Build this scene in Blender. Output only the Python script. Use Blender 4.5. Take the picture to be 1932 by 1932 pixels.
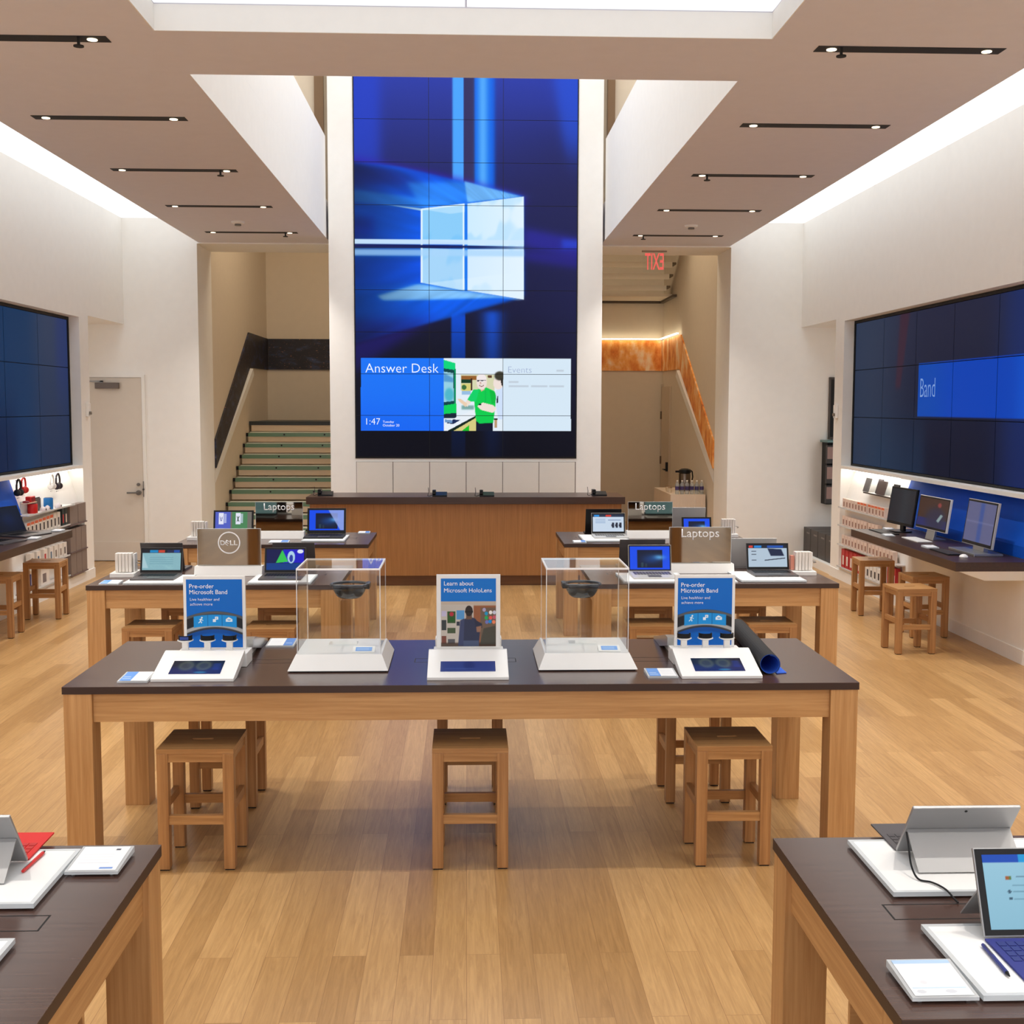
import bpy, bmesh, math, random
import numpy as np
from mathutils import Matrix, Vector
random.seed(7)
SC = bpy.context.scene
for o in list(bpy.data.objects):
    bpy.data.objects.remove(o)
COL = SC.collection
R = math.radians
PI = math.pi

# ------------------------------------------------------------------ camera, world, exposure
def set_camera():
    f, pitch, yaw, roll, H = 2313.8, .08628, .03736, .002546, 2.1
    cam = bpy.data.cameras.new('camera')
    ob = bpy.data.objects.new('camera', cam)
    COL.objects.link(ob)
    cam.sensor_fit = 'HORIZONTAL'
    cam.sensor_width = 36.0
    cam.lens = 36.0 * f / 1932.0
    cam.clip_start = .05
    cam.clip_end = 200
    cy, sy, cp, sp, cr, sr = math.cos(yaw), math.sin(yaw), math.cos(pitch), math.sin(pitch), math.cos(roll), math.sin(roll)
    Ry = Matrix(((cy, -sy, 0), (sy, cy, 0), (0, 0, 1)))
    B = Matrix(((1, 0, 0), (0, 0, -1), (0, 1, 0)))
    Rp = Matrix(((1, 0, 0), (0, cp, -sp), (0, sp, cp)))
    Rr = Matrix(((cr, -sr, 0), (sr, cr, 0), (0, 0, 1)))
    M = Rr @ Rp @ B @ Ry                       # world -> (right, down, forward)
    Cw = (Matrix(((1, 0, 0), (0, -1, 0), (0, 0, -1))) @ M).transposed()
    ob.matrix_world = Matrix.Translation((0, 0, H)) @ Cw.to_4x4()
    SC.camera = ob
set_camera()

SC.view_settings.view_transform = 'Standard'
SC.view_settings.look = 'None'
SC.view_settings.exposure = 0.0
SC.view_settings.gamma = 1.0
SC.view_settings.use_curve_mapping = False
try:
    SC.cycles.use_denoising = True
    SC.cycles.max_bounces = 12
    SC.cycles.transparent_max_bounces = 24
    SC.cycles.diffuse_bounces = 6
    SC.cycles.sample_clamp_indirect = 6.0
    SC.cycles.caustics_reflective = False
    SC.cycles.caustics_refractive = False
except Exception:
    pass

STRIP_L = 1.5     # luminous cove panels along both side walls
SKY_L = 1.05       # luminous ceiling of the near recess
VOID_L = 4.2       # luminous ceiling over the double-height void
SPOT_W = 165.0      # each downlight
STAIR_L = 5.5      # lamps over the stair hall
UPPER_L = 6.0      # lamps on the upper floor

w = bpy.data.worlds.new('world')
SC.world = w
w.use_nodes = True
w.node_tree.nodes['Background'].inputs[0].default_value = (.95, .96, 1, 1)
w.node_tree.nodes['Background'].inputs[1].default_value = 2.0

# ------------------------------------------------------------------ colour and materials
def lin(c):
    return tuple(((v / 255.) / 12.92 if v / 255. <= .04045 else ((v / 255. + .055) / 1.055) ** 2.4) for v in c)
def lin_np(a):
    a = np.clip(a / 255., 0, 1)
    return np.where(a <= .04045, a / 12.92, ((a + .055) / 1.055) ** 2.4)

MATS = {}
def nodes(name):
    m = bpy.data.materials.new(name)
    m.use_nodes = True
    return m, m.node_tree, m.node_tree.nodes['Principled BSDF']

def pm(name, col, rough=.5, metal=0., spec=.5, coat=0., bump=0.):
    if name in MATS:
        return MATS[name]
    m, nt, b = nodes(name)
    c = lin(col)
    # small procedural variation so that nothing is a dead flat colour
    tc = nt.nodes.new('ShaderNodeTexCoord')
    nz = nt.nodes.new('ShaderNodeTexNoise')
    nz.inputs['Scale'].default_value = 9.
    nz.inputs['Detail'].default_value = 3.
    nt.links.new(tc.outputs['Object'], nz.inputs['Vector'])
    mx = nt.nodes.new('ShaderNodeMix')
    mx.data_type = 'RGBA'
    mx.inputs[6].default_value = (*[v * .97 for v in c], 1)
    mx.inputs[7].default_value = (*[min(1, v * 1.03) for v in c], 1)
    nt.links.new(nz.outputs['Fac'], mx.inputs[0])
    nt.links.new(mx.outputs[2], b.inputs['Base Color'])
    b.inputs['Roughness'].default_value = rough
    b.inputs['Metallic'].default_value = metal
    b.inputs['Specular IOR Level'].default_value = spec
    if coat:
        b.inputs['Coat Weight'].default_value = coat
        b.inputs['Coat Roughness'].default_value = .08
    if bump:
        bp = nt.nodes.new('ShaderNodeBump')
        bp.inputs['Strength'].default_value = bump
        n2 = nt.nodes.new('ShaderNodeTexNoise')
        n2.inputs['Scale'].default_value = 240.
        nt.links.new(tc.outputs['Object'], n2.inputs['Vector'])
        nt.links.new(n2.outputs['Fac'], bp.inputs['Height'])
        nt.links.new(bp.outputs['Normal'], b.inputs['Normal'])
    MATS[name] = m
    return m

def em(name, col, strength=1.):
    if name in MATS:
        return MATS[name]
    m, nt, b = nodes(name)
    b.inputs['Base Color'].default_value = (0.02, .02, .02, 1)
    b.inputs['Roughness'].default_value = .3
    b.inputs['Emission Color'].default_value = (*lin(col), 1)
    b.inputs['Emission Strength'].default_value = strength
    MATS[name] = m
    return m

def pic_mat(name, emit, rough=.25, spec=.4):
    """colours come from a colour attribute painted in numpy: a lit screen (emit) or a printed sheet"""
    if name in MATS:
        return MATS[name]
    m, nt, b = nodes(name)
    at = nt.nodes.new('ShaderNodeAttribute')
    at.attribute_name = 'Col'
    b.inputs['Roughness'].default_value = rough
    b.inputs['Specular IOR Level'].default_value = spec
    if emit > 0:
        b.inputs['Base Color'].default_value = (.006, .006, .008, 1)
        nt.links.new(at.outputs['Color'], b.inputs['Emission Color'])
        b.inputs['Emission Strength'].default_value = emit
    else:
        nt.links.new(at.outputs['Color'], b.inputs['Base Color'])
    MATS[name] = m
    return m

def glass_mat(name, tint=(250, 252, 252), ior=1.45, haze=0.):
    if name in MATS:
        return MATS[name]
    m = bpy.data.materials.new(name)
    m.use_nodes = True
    nt = m.node_tree
    nt.nodes.clear()
    out = nt.nodes.new('ShaderNodeOutputMaterial')
    tr = nt.nodes.new('ShaderNodeBsdfTransparent')
    tr.inputs[0].default_value = (*lin(tint), 1)
    gl = nt.nodes.new('ShaderNodeBsdfGlossy')
    gl.inputs['Roughness'].default_value = .02
    gl.inputs[0].default_value = (1, 1, 1, 1)
    fr = nt.nodes.new('ShaderNodeFresnel')
    fr.inputs[0].default_value = ior
    mx = nt.nodes.new('ShaderNodeMixShader')
    ge = nt.nodes.new('ShaderNodeNewGeometry')
    sub = nt.nodes.new('ShaderNodeMath')
    sub.operation = 'SUBTRACT'
    sub.inputs[0].default_value = 1.
    mu = nt.nodes.new('ShaderNodeMath')
    mu.operation = 'MULTIPLY'
    nt.links.new(ge.outputs['Backfacing'], sub.inputs[1])
    nt.links.new(fr.outputs[0], mu.inputs[0])
    nt.links.new(sub.outputs[0], mu.inputs[1])
    nt.links.new(mu.outputs[0], mx.inputs[0])
    nt.links.new(tr.outputs[0], mx.inputs[1])
    nt.links.new(gl.outputs[0], mx.inputs[2])
    last = mx
    if haze:
        df = nt.nodes.new('ShaderNodeBsdfDiffuse')
        df.inputs[0].default_value = (.85, .87, .88, 1)
        m2 = nt.nodes.new('ShaderNodeMixShader')
        m2.inputs[0].default_value = haze
        nt.links.new(mx.outputs[0], m2.inputs[1])
        nt.links.new(df.outputs[0], m2.inputs[2])
        last = m2
    nt.links.new(last.outputs[0], out.inputs[0])
    MATS[name] = m
    return m

def oak(axis, name=None, c0=(174, 128, 78), c1=(202, 158, 106), rough=.42):
    name = name or 'oak_grain_' + axis
    if name in MATS:
        return MATS[name]
    m, nt, b = nodes(name)
    tc = nt.nodes.new('ShaderNodeTexCoord')
    mp = nt.nodes.new('ShaderNodeMapping')
    s = {'x': (1.2, 38, 38), 'y': (38, 1.2, 38), 'z': (38, 38, 1.2)}[axis]
    mp.inputs['Scale'].default_value = s
    nt.links.new(tc.outputs['Object'], mp.inputs['Vector'])
    n1 = nt.nodes.new('ShaderNodeTexNoise')
    n1.inputs['Scale'].default_value = 1.6
    n1.inputs['Detail'].default_value = 6
    n1.inputs['Roughness'].default_value = .65
    n1.inputs['Distortion'].default_value = .25
    nt.links.new(mp.outputs[0], n1.inputs['Vector'])
    cr = nt.nodes.new('ShaderNodeValToRGB')
    cr.color_ramp.elements[0].position = .32
    cr.color_ramp.elements[0].color = (*lin(c0), 1)
    cr.color_ramp.elements[1].position = .68
    cr.color_ramp.elements[1].color = (*lin(c1), 1)
    nt.links.new(n1.outputs['Fac'], cr.inputs[0])
    nt.links.new(cr.outputs[0], b.inputs['Base Color'])
    b.inputs['Roughness'].default_value = rough
    MATS[name] = m
    return m

def dark_top():
    name = 'dark_walnut_top'
    if name in MATS:
        return MATS[name]
    m, nt, b = nodes(name)
    tc = nt.nodes.new('ShaderNodeTexCoord')
    mp = nt.nodes.new('ShaderNodeMapping')
    mp.inputs['Scale'].default_value = (2, 60, 60)
    nt.links.new(tc.outputs['Object'], mp.inputs['Vector'])
    n1 = nt.nodes.new('ShaderNodeTexNoise')
    n1.inputs['Scale'].default_value = 2.2
    n1.inputs['Detail'].default_value = 5
    nt.links.new(mp.outputs[0], n1.inputs['Vector'])
    cr = nt.nodes.new('ShaderNodeValToRGB')
    cr.color_ramp.elements[0].position = .3
    cr.color_ramp.elements[0].color = (*lin((64, 43, 36)), 1)
    cr.color_ramp.elements[1].position = .7
    cr.color_ramp.elements[1].color = (*lin((86, 62, 53)), 1)
    nt.links.new(n1.outputs['Fac'], cr.inputs[0])
    nt.links.new(cr.outputs[0], b.inputs['Base Color'])
    b.inputs['Roughness'].default_value = .22
    b.inputs['Specular IOR Level'].default_value = .7
    MATS[name] = m
    return m

def floor_mat():
    m, nt, b = nodes('oak_plank_floor')
    tc = nt.nodes.new('ShaderNodeTexCoord')
    mp = nt.nodes.new('ShaderNodeMapping')
    mp.inputs['Rotation'].default_value = (0, 0, R(90))
    nt.links.new(tc.outputs['Object'], mp.inputs['Vector'])
    br = nt.nodes.new('ShaderNodeTexBrick')
    br.offset = .37
    br.offset_frequency = 2
    br.inputs['Scale'].default_value = 1.
    br.inputs['Brick Width'].default_value = 1.35
    br.inputs['Row Height'].default_value = .128
    br.inputs['Mortar Size'].default_value = .0010
    br.inputs['Mortar Smooth'].default_value = .3
    br.inputs['Bias'].default_value = 0.
    br.inputs['Color1'].default_value = (*lin((172, 132, 83)), 1)
    br.inputs['Color2'].default_value = (*lin((200, 160, 108)), 1)
    br.inputs['Mortar'].default_value = (*lin((146, 107, 67)), 1)
    nt.links.new(mp.outputs[0], br.inputs['Vector'])
    # per-plank offset of the grain, from the plank colour itself
    sep = nt.nodes.new('ShaderNodeSeparateColor')
    nt.links.new(br.outputs['Color'], sep.inputs[0])
    mul = nt.nodes.new('ShaderNodeMath')
    mul.operation = 'MULTIPLY'
    mul.inputs[1].default_value = 90.
    nt.links.new(sep.outputs[0], mul.inputs[0])
    comb = nt.nodes.new('ShaderNodeCombineXYZ')
    nt.links.new(mul.outputs[0], comb.inputs[2])
    add = nt.nodes.new('ShaderNodeVectorMath')
    add.operation = 'ADD'
    nt.links.new(tc.outputs['Object'], add.inputs[0])
    nt.links.new(comb.outputs[0], add.inputs[1])
    m2 = nt.nodes.new('ShaderNodeMapping')
    m2.inputs['Scale'].default_value = (34, 1.7, 1)
    nt.links.new(add.outputs[0], m2.inputs['Vector'])
    gr = nt.nodes.new('ShaderNodeTexNoise')
    gr.inputs['Scale'].default_value = 1.5
    gr.inputs['Detail'].default_value = 6
    gr.inputs['Roughness'].default_value = .7
    gr.inputs['Distortion'].default_value = 1.1
    nt.links.new(m2.outputs[0], gr.inputs['Vector'])
    cr = nt.nodes.new('ShaderNodeValToRGB')
    cr.color_ramp.elements[0].position = .3
    cr.color_ramp.elements[0].color = (.72, .68, .62, 1)
    cr.color_ramp.elements[1].position = .66
    cr.color_ramp.elements[1].color = (1.05, 1.05, 1.04, 1)
    nt.links.new(gr.outputs['Fac'], cr.inputs[0])
    mx = nt.nodes.new('ShaderNodeMix')
    mx.data_type = 'RGBA'
    mx.blend_type = 'MULTIPLY'
    mx.inputs[0].default_value = 1.
    nt.links.new(br.outputs['Color'], mx.inputs[6])
    nt.links.new(cr.outputs[0], mx.inputs[7])
    nt.links.new(mx.outputs[2], b.inputs['Base Color'])
    b.inputs['Roughness'].default_value = .33
    b.inputs['Specular IOR Level'].default_value = .45
    return m

WHITE_WALL = pm('white_wall_paint', (241, 240, 236), .6, spec=.3)
CREAM_WALL = pm('cream_stair_paint', (214, 203, 186), .6, spec=.3)
CEIL = pm('ceiling_paint', (218, 216, 222), .8, spec=.2)
WHITE_SOLID = pm('white_solid_surface', (236, 235, 232), .35)
WHITE_MATTE = pm('white_board', (238, 238, 236), .5)
DARK = dark_top()
BLACK = pm('black_plastic', (14, 14, 16), .38, spec=.28)
BLACK_MATTE = pm('black_matte', (13, 12, 12), .7)
GREY_METAL = pm('grey_metal', (120, 116, 112), .35, metal=.7)
STEEL = pm('brushed_steel', (185, 185, 183), .32, metal=.85)
SILVER = pm('silver_shell', (192, 192, 190), .38, metal=.2)
DARK_GREY = pm('dark_grey_shell', (72, 68, 68), .4)
CHAR = pm('charcoal_box', (62, 58, 56), .5)
GREY_BOX = pm('grey_brown_box', (128, 114, 108), .55)
BLUE_WALL = pm('blue_panel', (14, 92, 214), .6, spec=.2)
CLEAR = glass_mat('clear_acrylic', (253, 254, 254), 1.38)
EDGE2 = glass_mat('frosted_acrylic', (244, 246, 247), 1.1, .25)
EDGE = glass_mat('acrylic_edge', (235, 242, 245), haze=.55)
MIRROR = pm('mirror_acrylic', (146, 138, 126), .03, metal=1.)
GLASS_GREEN = glass_mat('green_glass', (150, 190, 165), haze=.35)
RED = pm('red_plastic', (200, 24, 22), .4)
OAKX, OAKY, OAKZ = oak('x'), oak('y'), oak('z')
SCREEN = pic_mat('lit_screen', 1.0, .2, .16)
SCREEN_TV = pic_mat('lit_side_screen', 1.0, .5, .02)
SCREEN_MATTE = pic_mat('lit_wall_screen', 1.0, .5, .06)
PRINT = pic_mat('printed_sheet', 0., .45, .3)
LET_W = em('white_screen_letters', (240, 246, 255), 1.)
PRINT_W = pm('white_print', (245, 246, 248), .5)

# ------------------------------------------------------------------ geometry helpers
ROOTS = {}
def thing(name, label, cat, loc=(0, 0, 0), rz=0., group=None):
    o = bpy.data.objects.new(name, None)
    COL.objects.link(o)
    o.empty_display_size = .05
    o.location = loc
    o.rotation_euler = (0, 0, rz)
    o['label'] = label
    o['category'] = cat
    if group:
        o['group'] = group
    ROOTS[o.name] = Matrix.Translation(loc) @ Matrix.Rotation(rz, 4, 'Z')
    return o
def tag(o, label, cat, group=None):
    o['label'] = label
    o['category'] = cat
    if group:
        o['group'] = group
    return o
def struct(o):
    o['kind'] = 'structure'
    return o

class MB:
    def __init__(self):
        self.bm = bmesh.new()
    def box(self, x0, x1, y0, y1, z0, z1, M=None):
        P = [(x0, y0, z0), (x1, y0, z0), (x1, y1, z0), (x0, y1, z0), (x0, y0, z1), (x1, y0, z1), (x1, y1, z1), (x0, y1, z1)]
        v = [self.bm.verts.new((M @ Vector(p)) if M else p) for p in P]
        for f in ((3, 2, 1, 0), (4, 5, 6, 7), (0, 1, 5, 4), (1, 2, 6, 5), (2, 3, 7, 6), (3, 0, 4, 7)):
            self.bm.faces.new([v[i] for i in f])
        return self
    def hexa(self, lo, hi):
        """bottom quad and top quad, both counter-clockwise seen from above"""
        v = [self.bm.verts.new(p) for p in list(lo) + list(hi)]
        for f in ((3, 2, 1, 0), (4, 5, 6, 7), (0, 1, 5, 4), (1, 2, 6, 5), (2, 3, 7, 6), (3, 0, 4, 7)):
            self.bm.faces.new([v[i] for i in f])
        return self
    def prism(self, pts, axis, a, b, M=None):
        """polygon pts in the two other axes, extruded along axis from a to b"""
        def mk(p, t):
            q = {'x': (t, p[0], p[1]), 'y': (p[0], t, p[1]), 'z': (p[0], p[1], t)}[axis]
            return (M @ Vector(q)) if M else q
        A = [self.bm.verts.new(mk(p, a)) for p in pts]
        B = [self.bm.verts.new(mk(p, b)) for p in pts]
        n = len(pts)
        self.bm.faces.new(A)
        self.bm.faces.new(B[::-1])
        for i in range(n):
            self.bm.faces.new((A[i], B[i], B[(i + 1) % n], A[(i + 1) % n]))
        return self
    def cyl(self, c, r, h, axis='z', n=24, r2=None, M=None):
        r2 = r if r2 is None else r2
        A, B = [], []
        for i in range(n):
            t = 2 * PI * i / n
            for lst, rr, d in ((A, r, 0), (B, r2, h)):
                u, v = rr * math.cos(t), rr * math.sin(t)
                p = {'z': (u, v, d), 'y': (u, d, v), 'x': (d, u, v)}[axis]
                p = Vector(p) + Vector(c)
                lst.append(self.bm.verts.new((M @ p) if M else p))
        self.bm.faces.new(A[::-1])
        self.bm.faces.new(B)
        for i in range(n):
            self.bm.faces.new((A[i], A[(i + 1) % n], B[(i + 1) % n], B[i]))
        return self
    def lathe(self, c, prof, n=24):
        rings = []
        for r, z in prof:
            rings.append([self.bm.verts.new((c[0] + r * math.cos(2 * PI * i / n), c[1] + r * math.sin(2 * PI * i / n), c[2] + z)) for i in range(n)])
        for a, b in zip(rings, rings[1:]):
            for i in range(n):
                self.bm.faces.new((a[i], a[(i + 1) % n], b[(i + 1) % n], b[i]))
        self.bm.faces.new(rings[0][::-1])
        self.bm.faces.new(rings[-1])
        return self
    def tube(self, pts, r, n=10, closed=False):
        P = [Vector(p) for p in pts]
        rings = []
        for i, p in enumerate(P):
            if closed:
                d = P[(i + 1) % len(P)] - P[i - 1]
            else:
                d = P[min(i + 1, len(P) - 1)] - P[max(i - 1, 0)]
            d.normalize()
            up = Vector((0, 0, 1)) if abs(d.z) < .9 else Vector((1, 0, 0))
            a = d.cross(up).normalized()
            b = d.cross(a).normalized()
            rr = r[i] if isinstance(r, (list, tuple)) else r
            rings.append([self.bm.verts.new(p + a * rr * math.cos(2 * PI * k / n) + b * rr * math.sin(2 * PI * k / n)) for k in range(n)])
        m = len(rings)
        for i in range(m if closed else m - 1):
            A, B = rings[i], rings[(i + 1) % m]
            for k in range(n):
                self.bm.faces.new((A[k], A[(k + 1) % n], B[(k + 1) % n], B[k]))
        if not closed:
            self.bm.faces.new(rings[0][::-1])
            self.bm.faces.new(rings[-1])
        return self
    def build(self, name, mat, parent=None, bevel=0., smooth=False, world=False):
        bm = self.bm
        bmesh.ops.recalc_face_normals(bm, faces=bm.faces[:])
        if bevel:
            bmesh.ops.bevel(bm, geom=[e for e in bm.edges if len(e.link_faces) == 2 and e.calc_face_angle(0) > .5], offset=bevel, segments=2, profile=.6, affect='EDGES', clamp_overlap=True)
        if world and parent is not None:
            top = parent
            while top.parent:
                top = top.parent
            bm.transform(ROOTS[top.name].inverted())
        me = bpy.data.meshes.new(name)
        bm.to_mesh(me)
        bm.free()
        me.materials.append(mat)
        if smooth:
            for p in me.polygons:
                p.use_smooth = True
            try:
                me.set_sharp_from_angle(angle=R(40))
            except Exception:
                pass
        o = bpy.data.objects.new(name, me)
        COL.objects.link(o)
        if parent is not None:
            o.parent = parent
        return o

def copy_tree(o, parent=None):
    c = o.copy()
    COL.objects.link(c)
    if parent is not None:
        c.parent = parent
    if o.name in ROOTS:
        ROOTS[c.name] = ROOTS[o.name].copy()
    for ch in [x for x in bpy.data.objects if x.parent == o]:
        copy_tree(ch, c)
    return c

def at(o, loc, rz=0.):
    o.location = loc
    o.rotation_euler = (0, 0, rz)
    ROOTS[o.name] = Matrix.Translation(loc) @ Matrix.Rotation(rz, 4, 'Z')
    return o

# ---- pictures: a fine grid whose colour attribute is painted
class Paint:
    def __init__(s, U, V, base=(0, 0, 0)):
        s.U, s.V = U, V
        s.img = np.zeros(U.shape + (3,)) + np.array(base, float)
    def mix(s, mask, col, a=1.):
        m = (np.clip(mask, 0, 1) * a)[..., None]
        s.img = s.img * (1 - m) + np.array(col, float) * m
        return s
    def add(s, mask, col):
        s.img = s.img + np.clip(mask, 0, 1)[..., None] * np.array(col, float)
        return s
    def rect(s, u0, v0, u1, v1, col, a=1., soft=0.):
        if soft:
            m = sig((s.U - u0) / soft) * sig((u1 - s.U) / soft) * sig((s.V - v0) / soft) * sig((v1 - s.V) / soft)
        else:
            m = ((s.U >= u0) & (s.U <= u1) & (s.V >= min(v0, v1)) & (s.V <= max(v0, v1))).astype(float)
        return s.mix(m, col, a)
    def pmask(s, pts, soft=1e-4):
        """convex polygon"""
        pts = np.array(pts, float)
        ar = np.sum(pts[:, 0] * np.roll(pts[:, 1], -1) - np.roll(pts[:, 0], -1) * pts[:, 1])
        if ar < 0:
            pts = pts[::-1]
        m = np.ones(s.U.shape)
        for a, b in zip(pts, np.roll(pts, -1, 0)):
            e = b - a
            L = max(1e-9, math.hypot(*e))
            d = (e[0] * (s.V - a[1]) - e[1] * (s.U - a[0])) / L
            m = m * sig(d / soft)
        return m
    def poly(s, pts, col, a=1., soft=1e-4):
        return s.mix(s.pmask(pts, soft), col, a)
    def ell(s, cu, cv, ru, rv, col, a=1., soft=.06):
        d = np.sqrt(((s.U - cu) / ru) ** 2 + ((s.V - cv) / rv) ** 2)
        return s.mix(sig((1 - d) / soft), col, a)
def sig(x):
    return 1 / (1 + np.exp(-np.clip(x * 4, -40, 40)))

def noise2(U, V, seed, octaves=4):
    rng = np.random.RandomState(seed)
    out = np.zeros(U.shape)
    amp = 1.
    fx = 1.
    for _ in range(octaves):
        for _k in range(5):
            a, b, p = rng.uniform(-6, 6) * fx, rng.uniform(-6, 6) * fx, rng.uniform(0, 6.28)
            out += amp * np.sin(a * U + b * V + p) / 5
        amp *= .6
        fx *= 1.9
    return out

def grid_mesh(name, w, h, nx, ny, func, mat, parent=None, M=None):
    """a flat picture in the local x/z plane facing -y, lower left corner at the origin, then moved by M"""
    us = np.linspace(0, 1, nx + 1)
    vs = np.linspace(0, 1, ny + 1)
    U, V = np.meshgrid(us, vs)
    rgb = lin_np(np.clip(func(U, V), 0, 255)).reshape(-1, 3)
    n = (nx + 1) * (ny + 1)
    co = np.zeros((n, 4))
    co[:, 0] = (U * w).ravel()
    co[:, 2] = (V * h).ravel()
    co[:, 3] = 1
    if M is not None:
        co = co @ np.array(M).T
    me = bpy.data.meshes.new(name)
    me.vertices.add(n)
    me.vertices.foreach_set('co', np.ascontiguousarray(co[:, :3]).ravel())
    i, j = np.meshgrid(np.arange(nx), np.arange(ny))
    a = (j * (nx + 1) + i).ravel()
    quads = np.stack([a, a + 1, a + nx + 2, a + nx + 1], 1).astype(np.int32)
    nf = len(quads)
    me.loops.add(nf * 4)
    me.loops.foreach_set('vertex_index', quads.ravel())
    me.polygons.add(nf)
    me.polygons.foreach_set('loop_start', np.arange(0, nf * 4, 4, dtype=np.int32))
    me.polygons.foreach_set('loop_total', np.full(nf, 4, dtype=np.int32))
    me.update(calc_edges=True)
    att = me.color_attributes.new('Col', 'FLOAT_COLOR', 'POINT')
    att.data.foreach_set('color', np.concatenate([rgb, np.ones((n, 1))], 1).astype(np.float32).ravel())
    me.materials.append(mat)
    o = bpy.data.objects.new(name, me)
    COL.objects.link(o)
    if parent is not None:
        o.parent = parent
    return o

def text_mesh(name, body, width, mat, parent=None, M=None, height=None, offset=0., depth=.0008, align='LEFT', spacing=1.0):
    """letters in the local x/z plane facing -y; baseline start at the origin; scaled to a width"""
    cu = bpy.data.curves.new('t', 'FONT')
    cu.body = body
    cu.size = 1.
    cu.offset = offset
    cu.resolution_u = 3
    cu.align_x = 'LEFT'
    cu.space_character = spacing
    ob = bpy.data.objects.new('t', cu)
    COL.objects.link(ob)
    dg = bpy.context.evaluated_depsgraph_get()
    me = bpy.data.meshes.new_from_object(ob.evaluated_get(dg))
    bpy.data.objects.remove(ob)
    bpy.data.curves.remove(cu)
    n = len(me.vertices)
    co = np.zeros(n * 3)
    me.vertices.foreach_get('co', co)
    co = co.reshape(-1, 3)
    x0, x1 = co[:, 0].min(), co[:, 0].max()
    s = width / (x1 - x0)
    sz = s if height is None else height / (co[:, 1].max() - co[:, 1].min())
    new = np.ones((n, 4))
    new[:, 0] = (co[:, 0] - x0) * s
    if align == 'CENTER':
        new[:, 0] -= width / 2
    new[:, 1] = 0
    new[:, 2] = co[:, 1] * sz
    if M is not None:
        new = new @ np.array(M).T
    me.vertices.foreach_set('co', np.ascontiguousarray(new[:, :3]).ravel())
    bm = bmesh.new()
    bm.from_mesh(me)
    nrm = Vector((0, -1, 0)) if M is None else (M.to_3x3() @ Vector((0, -1, 0)))
    ex = bmesh.ops.extrude_face_region(bm, geom=bm.faces[:])
    bmesh.ops.translate(bm, vec=nrm * depth, verts=[g for g in ex['geom'] if isinstance(g, bmesh.types.BMVert)])
    bmesh.ops.recalc_face_normals(bm, faces=bm.faces[:])
    bm.to_mesh(me)
    bm.free()
    me.name = name
    me.materials.clear()
    me.materials.append(mat)
    o = bpy.data.objects.new(name, me)
    COL.objects.link(o)
    if parent is not None:
        o.parent = parent
    return o
T = Matrix.Translation
def Rx(a): return Matrix.Rotation(a, 4, 'X')
def Rz(a): return Matrix.Rotation(a, 4, 'Z')

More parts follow.
